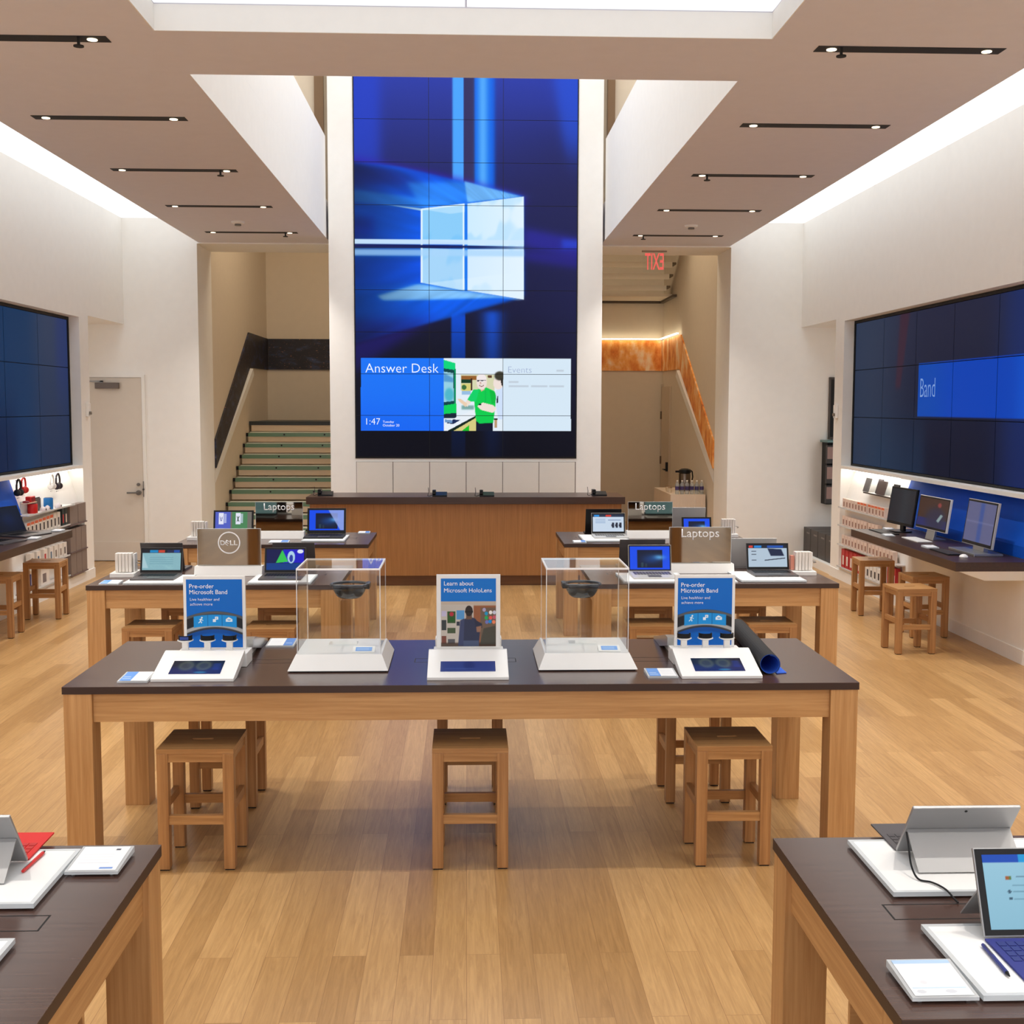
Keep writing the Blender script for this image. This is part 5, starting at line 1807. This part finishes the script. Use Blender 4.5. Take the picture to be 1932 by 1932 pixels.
pen('blue pen lying along the blue keyboard, near right table', (1.181, 2.67), (1.174, 2.515), pm('pen_blue', (36, 46, 122), .4), BN)
pen('red pen lying by the red keyboard, near left table', (-1.170, 3.187), (-1.162, 3.335), pm('pen_red', (204, 34, 30), .4), BN)
card('clear block price card by the aisle edge of the near left table', -1.068, -.927, 3.203, 3.37, 'plain_left', lift=.006)
card('clear block price card by the aisle edge of the near right table', .935, 1.078, 2.443, 2.605, 'plain_right', lift=.006)
def smooth_path(P, n=8):
    P = [Vector(p) for p in P]
    out = []
    for i in range(len(P) - 1):
        a, b, c, d = P[max(i - 1, 0)], P[i], P[i + 1], P[min(i + 2, len(P) - 1)]
        for k in range(n):
            t_ = k / n
            out.append(.5 * ((2 * b) + (c - a) * t_ + (2 * a - 5 * b + 4 * c - d) * t_ ** 2 + (3 * b - a - 3 * c + d) * t_ ** 3))
    return out + [P[-1]]
o = MB().tube(smooth_path([(1.188, 3.185, .955), (1.178, 3.14, .935), (1.172, 3.10, .895), (1.178, 3.065, .873), (1.204, 3.043, .8725), (1.218, 3.015, .8725), (1.224, 2.985, .872), (1.234, 2.972, .860), (1.24, 2.955, .8535)]), .0026, 8).build('charging_cable', BLACK, smooth=True)
tag(o, 'thin black charging cable from the silver tablet to the table hatch, near right table', 'cable')

# ================================================================== WALL COUNTERS AND NICHES
CZ = .8505
def monitor(lab, y, x, rz, w, h, z0, shell, kind, base_kind, lean=R(8), bz=.018):
    t = thing('desktop_monitor', lab, 'monitor', (x, y, CZ), rz, 'monitors on the right wall counter')
    M = T((0, 0, z0)) @ Rx(-lean)
    body = MB().box(-w / 2, w / 2, 0, .022, 0, h, M).build('body', shell, t, bevel=.003)
    MB().box(-w / 2 + .006, w / 2 - .006, -.0015, -.0003, .006, h - .006, M).build('bezel', BLACK, body)
    grid_mesh('screen', w - 2 * bz, h - 2 * bz - .01, 60, 40, rgb_screen(kind), SCREEN, body, M @ T((-w / 2 + bz, -.0025, bz + .01)))
    zt = z0 + .08
    if base_kind == 'post':
        MB().box(-.04, .04, .03, .06, .012, zt).build('stand_neck', shell, t, bevel=.004)
        MB().cyl((0, .02, 0), .11, .012).build('stand_foot', shell, t)
    elif base_kind == 'fold':
        MB().prism([(-.01, 0), (.12, 0), (.12, .01), (.02, .018), (.045, zt), (.03, zt)], 'x', -.09, .09).build('stand', STEEL, t, bevel=.002)
    else:
        MB().box(-w * .45, w * .45, -.13, .12, 0, .022).build('base', STEEL, t, bevel=.004)
        MB().prism([(.02, .0222), (.06, .0222), (.05, zt), (.032, zt)], 'x', -.11, .11).build('stand_neck', STEEL, t)
    return t
QR = R(-90)
monitor('black desktop monitor at the far end of the right wall counter', 12.08, 4.33, QR + R(4), .60, .375, .072, BLACK, 'dark', 'post')
monitor('white-edged silver desktop monitor in the middle of the right wall counter', 11.38, 4.38, QR + R(2), .69, .315, .092, WHITE_SOLID, 'film', 'fold')
monitor('silver desktop monitor nearest the camera on the right wall counter', 10.33, 4.38, QR, .61, .395, .06, SILVER, 'sky', 'base', bz=.022)
def flat_kb(lab, x, y, rz, mat, keys, w=.36, d=.13):
    t = thing('keyboard', lab, 'keyboard', (x, y, CZ), rz, 'keyboards on the right wall counter')
    MB().box(-w / 2, w / 2, -d / 2, d / 2, 0, .009).build('case', mat, t, bevel=.002)
    keyboard(t, -w * .47, w * .47, -d * .42, d * .42, .0092, keys, 4, 14)
flat_kb('black keyboard before the black monitor, right wall counter', 4.17, 12.05, QR, BLACK, DARK_GREY, .5, .14)
flat_kb('white keyboard before the white-edged monitor, right wall counter', 4.24, 11.34, QR, WHITE_SOLID, WHITE_MATTE, .42, .14)
flat_kb('dark keyboard before the silver monitor, right wall counter', 4.13, 10.36, QR, BLACK, DARK_GREY, .42, .12)
t = thing('computer_mouse', 'small white mouse before the silver monitor, right wall counter', 'mouse', (4.14, 10.0, CZ), 0)
MB().lathe((0, 0, 0), [(.034, 0), (.036, .008), (.03, .02), (.014, .028), (.004, .03)], 20).build('shell', WHITE_SOLID, t, smooth=True)
card('price card between the black and the white-edged monitors, right wall counter', 4.05, 4.15, 11.66, 11.77, 'plain_left', z=CZ)
card('price card between the white-edged and silver monitors, right wall counter', 4.08, 4.19, 10.66, 10.8, 'plain_left', z=CZ)
card('price card at the far end of the right wall counter', 4.27, 4.37, 12.28, 12.38, 'plain_left', z=CZ)
laptop('black laptop with a dark blue screen on the left wall counter', (-4.36, 11.93, CZ), R(90 - 18), .40, .28, .275, R(24), BLACK, DARK_GREY, BLACK, 'dark_blue')
laptop('dark laptop at the left picture edge on the left wall counter', (-4.36, 11.26, CZ), R(90 - 10), .40, .28, .26, R(24), BLACK, DARK_GREY, BLACK, 'dark')
card('price card on the far end of the left wall counter', -4.1, -4.0, 12.2, 12.33, 'plain_left', z=CZ)
card('price card by the black laptop on the left wall counter', -4.09, -3.99, 11.5, 11.63, 'plain_left', z=CZ)

# ---- shelves of the niches
def shelf(lab, s, y0, y1, z, d=.09, mat=None):
    x = sorted((4.607 * s, (4.607 - d) * s))
    t = thing('niche_shelf', lab, 'shelf', (s * 4.6, (y0 + y1) / 2, z), 0, 'thin shelves in the wall niches')
    MB().box(x[0], x[1], y0, y1, z - .012, z).build('board', mat or pm('shelf_clear_white', (206, 196, 190), .35), t, world=True)
    xl = sorted(((4.607 - d) * s, (4.607 - d - .003) * s))
    MB().box(xl[0], xl[1], y0, y1, z - .012, z + .006).build('lip', EDGE, t, world=True)
for z, lab in ((.892, 'top'), (.674, 'second'), (.440, 'third'), (.172, 'lowest')):
    shelf('thin %s product shelf at the end of the right wall niche' % lab, 1, 12.9 if z > .5 else 12.62, 14.70, z)

def pack(name, lab, cat, s, y, z, wy, h, dx, mat, group, art=None, xo=4.535, strip=None):
    """a retail box standing on a niche shelf, face towards the room"""
    x = sorted((xo * s, (xo + dx) * s))
    t = thing(name, lab, cat, (s * (xo + dx / 2), y, z), 0, group)
    MB().box(x[0], x[1], y - wy / 2, y + wy / 2, z, z + h).build('carton', mat, t, bevel=.002, world=True)
    xa = sorted((xo * s - .0012 * s, xo * s - .0002 * s))
    if name == 'storage_box':
        MB().box(x[0] + .0005, x[1] - .0005, y - wy / 2 + .001, y + wy / 2 - .001, z + h + .0002, z + h + .004).build('lid_flap', mat, t, world=True)
    if art:
        MB().box(xa[0], xa[1], y - wy * .3, y + wy * .12, z + h * .16, z + h * .66).build('picture', art, t, world=True)
    if strip:
        MB().box(xa[0], xa[1], y - wy * .48, y + wy * .48, z + h * .78, z + h * .98).build('colour_band', strip, t, world=True)
    return t
PINKW = pm('pack_pinkish_white', (226, 206, 194), .5)
PGREY = pm('pack_print_grey', (148, 108, 92), .6)
PORANGE = pm('pack_orange', (226, 104, 56), .5)
PRED = pm('pack_red', (186, 26, 34), .45)
PWHITE = pm('pack_white', (232, 228, 222), .5)
PDARK = pm('pack_dark_print', (42, 36, 42), .5)
ordn = ['first', 'second', 'third', 'fourth', 'fifth', 'sixth', 'seventh', 'eighth', 'ninth', 'tenth', 'eleventh', 'twelfth', 'thirteenth', 'fourteenth', 'fifteenth', 'sixteenth']
rowdef = [('top', .893, .11, 14.54, .112, 13, True), ('second', .675, .118, 14.54, .115, 11, False), ('third', .441, .12, 14.54, .118, 15, False)]
for rn, z, h, y0, st, n, hl in rowdef:
    for i in range(n):
        y = y0 - i * st - (.04 if i >= 8 else 0)
        pack('accessory_box', 'small pinkish white box on the %s shelf of the right niche, %s from far end' % (rn, ordn[i]), 'box', 1, y, z, st * .86, h, .05, PINKW,
             'pinkish boxes on the %s shelf, right niche' % rn, PGREY, strip=PORANGE if (hl and i >= 5) else None)
for i in range(5):
    pack('accessory_box', 'tall red and white box on the right niche lowest shelf, %s from far end' % ordn[i], 'box', 1, 14.52 - i * .15, .173, .13, .22, .05, PRED,
         'red boxes on the lowest shelf, right niche', PWHITE)
for i in range(6):
    pack('accessory_box', 'white box with dark picture on the right niche lowest shelf, %s from far end' % ordn[i], 'box', 1, 13.74 - i * .125, .173, .105, .15, .05, PWHITE,
         'white boxes with dark pictures, right niche', PDARK)
for i in range(2):
    pack('accessory_box', 'red and white box beyond the dark-pictured boxes in the right niche, %s' % ('farther one' if i == 0 else 'nearer one'), 'box', 1, 12.90 - i * .14, .173, .12, .22, .05, PRED,
         'red boxes under the right counter', PWHITE)
# tablet cases standing on a small ledge on the sloped panel
x = (4.535, 4.66)
t = thing('display_ledge', 'narrow white ledge carrying dark tablet cases, right niche', 'shelf', (4.6, 13.35, 1.13), 0)
MB().box(4.56, 4.66, 12.86, 13.9, 1.118, 1.126).build('ledge', WHITE_SOLID, t, world=True)
MB().box(4.556, 4.559, 12.86, 13.9, 1.114, 1.13).build('front_lip', pm('lip_dark', (60, 50, 46), .5), t, world=True)
for (yc, wy, h, mat, lab) in ((13.90, .17, .165, pm('case_grey', (100, 98, 98), .6), 'grey tablet case at the far end of the ledge, right niche'),
                              (13.58, .14, .17, pm('case_dusk', (66, 56, 60), .6), 'dark tablet case half hidden by the brown one, right niche'),
                              (13.40, .24, .16, pm('case_brown', (78, 62, 58), .6), 'wide brown tablet case in the middle of the ledge, right niche'),
                              (12.97, .17, .15, pm('case_black', (28, 22, 22), .6), 'black tablet case beside the blue panel, right niche')):
    dx = .0 if 'half' not in lab else .03
    M = T((4.575 + dx, yc, 1.1268)) @ Matrix.Rotation(R(16), 4, 'Y')
    t = thing('tablet_case', lab, 'tablet case', (4.59, yc, 1.1268), 0, 'tablet cases on the right niche ledge')
    MB().box(0, .012, -wy / 2, wy / 2, 0.0035, h, M).build('cover', mat, t, bevel=.002, world=True)
    MB().box(.0125, .016, -wy / 2 + .006, wy / 2 - .006, .006, h - .006, M).build('tablet_back', BLACK, t, world=True)

# ---- left niche
shelf('white speaker shelf in the left wall niche', -1, 12.72, 14.2, .965, .12, WHITE_SOLID)
shelf('thin shelf of orange-topped boxes in the left wall niche', -1, 12.72, 14.08, .748, .10)
def headphones(lab, y, z, mat, s=1., foot=True):
    t = thing('headphones', lab, 'headphones', (-4.60, y, z), 0, 'headphones on the left niche wall')
    pts = [(0, .06 * s * math.cos(a), .10 * s + .085 * s * math.sin(a)) for a in np.linspace(R(-20), R(200), 20)]
    MB().tube(pts, .011 * s, 8).build('headband', mat, t, smooth=True)
    for q in (-1, 1):
        MB().lathe((0, 0, 0), [(.026 * s, -.018), (.036 * s, -.01), (.036 * s, .01), (.026 * s, .018)], 20).build('ear_cup', mat, t, smooth=True)
    cups = [c for c in bpy.data.objects if c.parent == t and c.name.startswith('ear_cup')]
    for q, c in zip((-1, 1), cups):
        c.data.transform(T((.012 * 0, q * .042 * s, .05 * s)) @ Rz(R(90)) @ Matrix.Rotation(R(90), 4, 'Y'))
    if foot:
        MB().box(-.012, -.004, -.03 * s, .03 * s, -.012, .0).box(-.03, -.004, -.006, .006, .17 * s, .18 * s).build('holder', WHITE_SOLID, t)
    return t
headphones('black headphones at the far end of the left niche wall', 13.98, 1.135, pm('phones_black', (34, 22, 34), .4), 1.05)
headphones('red headphones beside the blue panel in the left niche', 12.905, 1.165, RED, 1.0)
headphones('dark headphones half hidden beside the red ones in the left niche', 12.765, 1.15, pm('phones_dark', (30, 30, 30), .5), .98)
headphones('pale clear headphones beside the black ones in the left niche', 13.78, 1.15, pm('phones_pale', (216, 214, 212), .4), .95)
def speaker(lab, y, r, h, mat, z=.9655, x=-4.545):
    t = thing('portable_speaker', lab, 'speaker', (x, y, z), 0, 'portable speakers in the left niche')
    MB().lathe((0, 0, 0), [(r * .94, 0), (r, .006), (r, h - .006), (r * .94, h)], 28).build('body', mat, t, smooth=True)
    MB().cyl((0, 0, h + .0005), r * .8, .003).build('top_cap', pm('speaker_cap', (60, 20, 24), .5) if mat is RED else pm('speaker_cap_blue', (20, 60, 110), .5), t)
speaker('red cylinder speaker on the white shelf of the left niche', 12.99, .052, .10, RED)
speaker('blue cylinder speaker on the white shelf of the left niche', 13.48, .05, .125, pm('speaker_blue', (20, 112, 184), .4))
t = thing('speaker_stand', 'small clear stand above the red speaker in the left niche', 'stand', (-4.56, 12.92, 1.085), 0)
MB().box(-4.60, -4.52, 12.80, 13.06, 1.078, 1.084).build('plate', pm('stand_cream', (240, 210, 180), .4), t, world=True)
MB().box(-4.606, -4.60, 12.80, 13.06, .966, 1.10).build('back', EDGE, t, world=True)
t = thing('portable_speaker', 'small red speaker on the clear stand in the left niche', 'speaker', (-4.56, 12.98, 1.0845), 0, 'portable speakers in the left niche')
MB().box(-.03, .03, -.07, .07, 0, .062).build('body', RED, t, bevel=.012)
MB().box(.0305, .032, -.055, .055, .01, .05).build('grille', pm('grille_red', (140, 12, 16), .7), t)
t = thing('earbud_case', 'dark red earphone case on the clear stand in the left niche', 'case', (-4.56, 12.85, 1.0845), 0)
MB().lathe((0, 0, 0), [(.03, 0), (.036, .008), (.035, .012)], 18).build('bottom_shell', pm('case_red', (130, 16, 40), .4), t, smooth=True)
MB().lathe((0, 0, 0), [(.035, .0125), (.03, .02), (.012, .024)], 18).build('top_shell', pm('case_red', (130, 16, 40), .4), t, smooth=True)
t = thing('ribbed_panel', 'grey ribbed panel behind the blue speaker in the left niche', 'panel', (-4.58, 13.25, .9655), 0)
b = MB()
for i in range(9):
    b.box(-4.60, -4.585, 13.10 + i * .03, 13.122 + i * .03, .9655, 1.10)
b.build('ribs', pm('rib_grey', (110, 96, 84), .5), t, world=True)
MB().box(-4.604, -4.6005, 13.09, 13.38, .9655, 1.11).build('back', BLACK_MATTE, t, world=True)
for i, (y, r) in enumerate(((13.22, .035), (13.36, .032), (13.70, .04))):
    t = thing('mini_speaker', 'small white rounded speaker, %s on the white shelf of the left niche' % ('nearest the red one', 'before the blue one', 'beyond the blue one')[i], 'speaker', (-4.515, y, .9655), 0, 'white speakers in the left niche')
    MB().lathe((0, 0, 0), [(r * .9, 0), (r, .01), (r * .9, .03), (r * .5, .048), (.004, .054)], 20).build('body', pm('mini_white', (214, 204, 206), .4), t, smooth=True)
    MB().cyl((r * .9, 0, .022), .011, .004, 'x', 14).build('grille', PDARK, t)
for i in range(9):
    y = 12.79 + i * .118
    pack('accessory_box', 'white box with an orange top, %s from the blue panel in the left niche' % ordn[i], 'box', -1, y, .7485, .10, .135 + .004 * i, .055, PWHITE, 'orange-topped boxes in the left niche', PDARK, xo=4.52, strip=PORANGE if i < 7 else None)
for i in range(2):
    pack('accessory_box', 'dark hanging phone case box, %s beyond the orange-topped boxes, left niche' % ordn[i], 'box', -1, 13.89 + i * .10, .7485, .085, .19, .055, pm('pack_teal_dark', (22, 42, 48), .5), 'dark phone case boxes in the left niche', PRED if i == 0 else PINKW, xo=4.52)
for r, (z, h) in enumerate(((.732, .215), (.415, .262), (.152, .245))):
    if r == 0:
        pass
    t = thing('niche_shelf', 'grey %s shelf carrying grey boxes at the far end of the left niche' % ('upper', 'middle', 'bottom')[r], 'shelf', (-4.56, 14.4, z), 0, 'grey shelves at the end of the left niche')
    MB().box(-4.608, -4.505, 14.085, 14.70, z - .014, z - .0005).build('board', pm('shelf_plum', (104, 84, 84), .5), t, world=True)
    n = 2 if r == 0 else 3
    wy = .6 / n
    for i in range(n):
        y = 14.095 + wy * (i + .5)
        if n == 3:
            nm = ('nearest', 'middle', 'farthest')[i]
        else:
            nm = ('nearer', 'farther')[i]
        pack('storage_box', 'grey brown box, %s on the %s grey shelf of the left niche' % (nm, ('upper', 'middle', 'bottom')[r]), 'box', -1, y, z, wy * .95, h, .085, GREY_BOX, 'grey brown boxes at the end of the left niche', None, xo=4.515)
HANG = [(12.93, 'teal', (58, 92, 104)), (13.12, 'dull blue', (64, 98, 130)), (13.33, 'red', (170, 40, 58)), (13.52, 'grey blue', (96, 124, 150)), (13.68, 'grey', (120, 110, 104)), (13.84, 'pale grey', (150, 142, 136)), (13.98, 'dark grey', (96, 90, 86))]
for (y, cn, c) in HANG:
    pack('hanging_pack', 'white hanging pack with a %s picture under the left wall counter' % cn, 'box', -1, y, .40, .115, .15, .05, PWHITE, 'hanging packs under the left counter', pm('pack_' + cn.replace(' ', '_'), c, .5), xo=4.54)
shelf('thin shelf of hanging packs under the left wall counter', -1, 12.6, 14.07, .399)
shelf('thin low shelf under the left wall counter', -1, 12.6, 14.07, .165)
pack('accessory_box', 'dark blue box on the low shelf under the left wall counter', 'box', -1, 12.80, .166, .16, .17, .05, pm('pack_navy', (22, 40, 110), .5), 'boxes on the low left shelf', None, xo=4.54)
pack('accessory_box', 'white box with a grey striped picture on the low shelf under the left wall counter', 'box', -1, 13.30, .166, .26, .19, .05, PWHITE, 'boxes on the low left shelf', pm('pack_grey_art', (120, 112, 116), .5), xo=4.54)

# ---- right alcove: big dark boxes, rack, framed panel
for i in range(4):
    y = 16.43 - i * .345
    t = thing('storage_box', 'tall charcoal box in the right alcove, %s from the back wall' % ordn[i], 'box', (4.9, y, .1105), 0, 'charcoal boxes in the right alcove')
    MB().box(4.63, 5.13, y - .165, y + .165, .1105, .46).build('carton', CHAR, t, bevel=.004, world=True)
    MB().box(4.6285, 4.6295, y - .12, y + .02, .385, .405).build('printed_line', pm('box_print', (120, 114, 110), .5), t, world=True)
t = thing('wall_rack', 'dark rack of pictured boxes hanging in the right alcove', 'rack', (4.85, 16.45, 1.2), 0)
MB().box(4.87, 5.2, 16.40, 16.64, .78, 1.62).build('rack_body', BLACK_MATTE, t, world=True)
MB().box(4.84, 5.2, 16.30, 16.64, 1.621, 1.65).build('rack_top', pm('rack_teal', (96, 130, 128), .4), t, world=True)
for i, z in enumerate((.80, 1.07, 1.34)):
    p = thing('pictured_box', 'dark box with a pale picture in the right alcove rack, %s' % ('lowest', 'middle', 'topmost')[i], 'box', (4.9, 16.35, z), 0, 'pictured boxes in the right alcove rack')
    MB().box(4.85, 5.1, 16.33, 16.398, z, z + .24).build('carton', pm('rack_box', (48, 44, 44), .5), p, world=True)
    MB().box(4.853, 4.94, 16.328, 16.3295, z + .06, z + .22).build('picture', pm('rack_picture', (150, 122, 116), .5), p, world=True)
t = thing('framed_panel', 'dark framed panel on the back wall of the right alcove', 'picture', (5.1, 16.64, 2.08), 0)
MB().box(4.945, 5.5, 16.61, 16.648, 1.66, 2.50).build('frame', pm('panel_brown', (74, 64, 58), .5), t, world=True)
MB().box(4.965, 5.48, 16.606, 16.6095, 1.69, 2.47).build('panel', BLACK_MATTE, t, world=True)

# ---- refreshment table in the right stair opening
def refreshments():
    CL = pm('table_linen', (222, 206, 188), .85)
    t = thing('side_table', 'small table under a cream cloth in the right stair opening', 'table', (3.2, 18.8, 0), 0)
    x0, x1, y0, y1, zt = 3.02, 3.54, 18.0, 19.6, .80
    MB().box(x0 + .02, x1 - .02, y0 + .02, y1 - .02, zt - .03, zt - .006).build('table_top', OAKX, t, world=True)
    for x in (x0 + .04, x1 - .08):
        for y in (y0 + .04, y1 - .08):
            MB().box(x, x + .04, y, y + .04, 0, zt - .031).build('leg', OAKZ, t, world=True)
    c = MB()
    n = 60
    top, low = [], []
    for i in range(n):
        f = i / n * 4
        k, u = int(f), f - int(f)
        cs = [(x0, y0), (x1, y0), (x1, y1), (x0, y1)]
        a, b_ = cs[k], cs[(k + 1) % 4]
        px, py = a[0] + (b_[0] - a[0]) * u, a[1] + (b_[1] - a[1]) * u
        top.append(c.bm.verts.new((px, py, zt)))
        cx, cy = (x0 + x1) / 2, (y0 + y1) / 2
        wv = .012 * math.sin(i * 2.1)
        low.append(c.bm.verts.new((px + (px - cx) * .02 + (wv if k in (1, 3) else 0), py + (py - cy) * .01 + (wv if k in (0, 2) else 0), .03)))
    c.bm.faces.new(top)
    for i in range(n):
        c.bm.faces.new((top[i], top[(i + 1) % n], low[(i + 1) % n], low[i]))
    o = c.build('tablecloth', CL)
    tag(o, 'cream cloth draped over the small table in the right stair opening', 'tablecloth')
    u = thing('coffee_urn', 'steel pump coffee pot with a black top on the cream-clothed table', 'coffee pot', (3.36, 18.75, zt + .0005), 0)
    MB().lathe((0, 0, 0), [(.085, 0), (.088, .01), (.088, .26), (.08, .275)], 28).build('body', pm('urn_steel', (120, 108, 98), .25, metal=.9), u, smooth=True)
    MB().lathe((0, 0, 0), [(.09, .2755), (.098, .29), (.09, .325), (.05, .345), (.004, .35)], 24).build('pump_top', BLACK, u, smooth=True)
    MB().box(-.145, -.06, -.02, .02, .285, .315).build('spout', BLACK, u, bevel=.006)
    MB().tube([(.07, 0, .33), (.115, 0, .30), (.125, 0, .22), (.11, 0, .14)], .011, 8).build('handle', BLACK, u, smooth=True)
    first = None
    water = glass_mat('bottle_plastic', (226, 232, 232), haze=.25)
    lab = pm('bottle_label', (64, 52, 104), .5)
    k = 0
    for i in range(6):
        if first is None:
            first = thing('water_bottle', 'x', 'bottle', (0, 0, 0), 0, 'water bottles on the cream-clothed table')
            MB().lathe((0, 0, 0), [(.028, 0), (.032, .006), (.032, .13), (.028, .15), (.013, .178), (.012, .188)], 18).build('body', water, first, smooth=True)
            MB().lathe((0, 0, 0), [(.0328, .06), (.0328, .115)], 18).build('label', lab, first, smooth=True)
            MB().cyl((0, 0, .1885), .0145, .016).build('cap', WHITE_SOLID, first)
            o = first
        else:
            o = copy_tree(first)
        at(o, (3.135 + i * .073, 18.10, zt + .0005))
        o['label'] = 'clear water bottle with a violet label on the cream cloth, %s from the left' % ordn[i]
    for i, (x, y) in enumerate(((3.07, 18.35), (3.075, 18.62))):
        b = thing('paper_cup', 'small cream cup on the cream cloth, %s' % ('nearer one', 'farther one')[i], 'cup', (x, y, zt + .0005), 0, 'cups on the cream-clothed table')
        MB().lathe((0, 0, 0), [(.024, 0), (.033, .075)], 18).build('body', pm('cup_cream', (226, 208, 180), .6), b, smooth=True)
        MB().lathe((0, 0, 0), [(.0335, .0755), (.035, .08), (.028, .084)], 18).build('lid', pm('cup_lid', (120, 84, 56), .5), b, smooth=True)
refreshments()
for o in bpy.data.objects:
    if o.type == 'EMPTY':
        o.hide_render = False
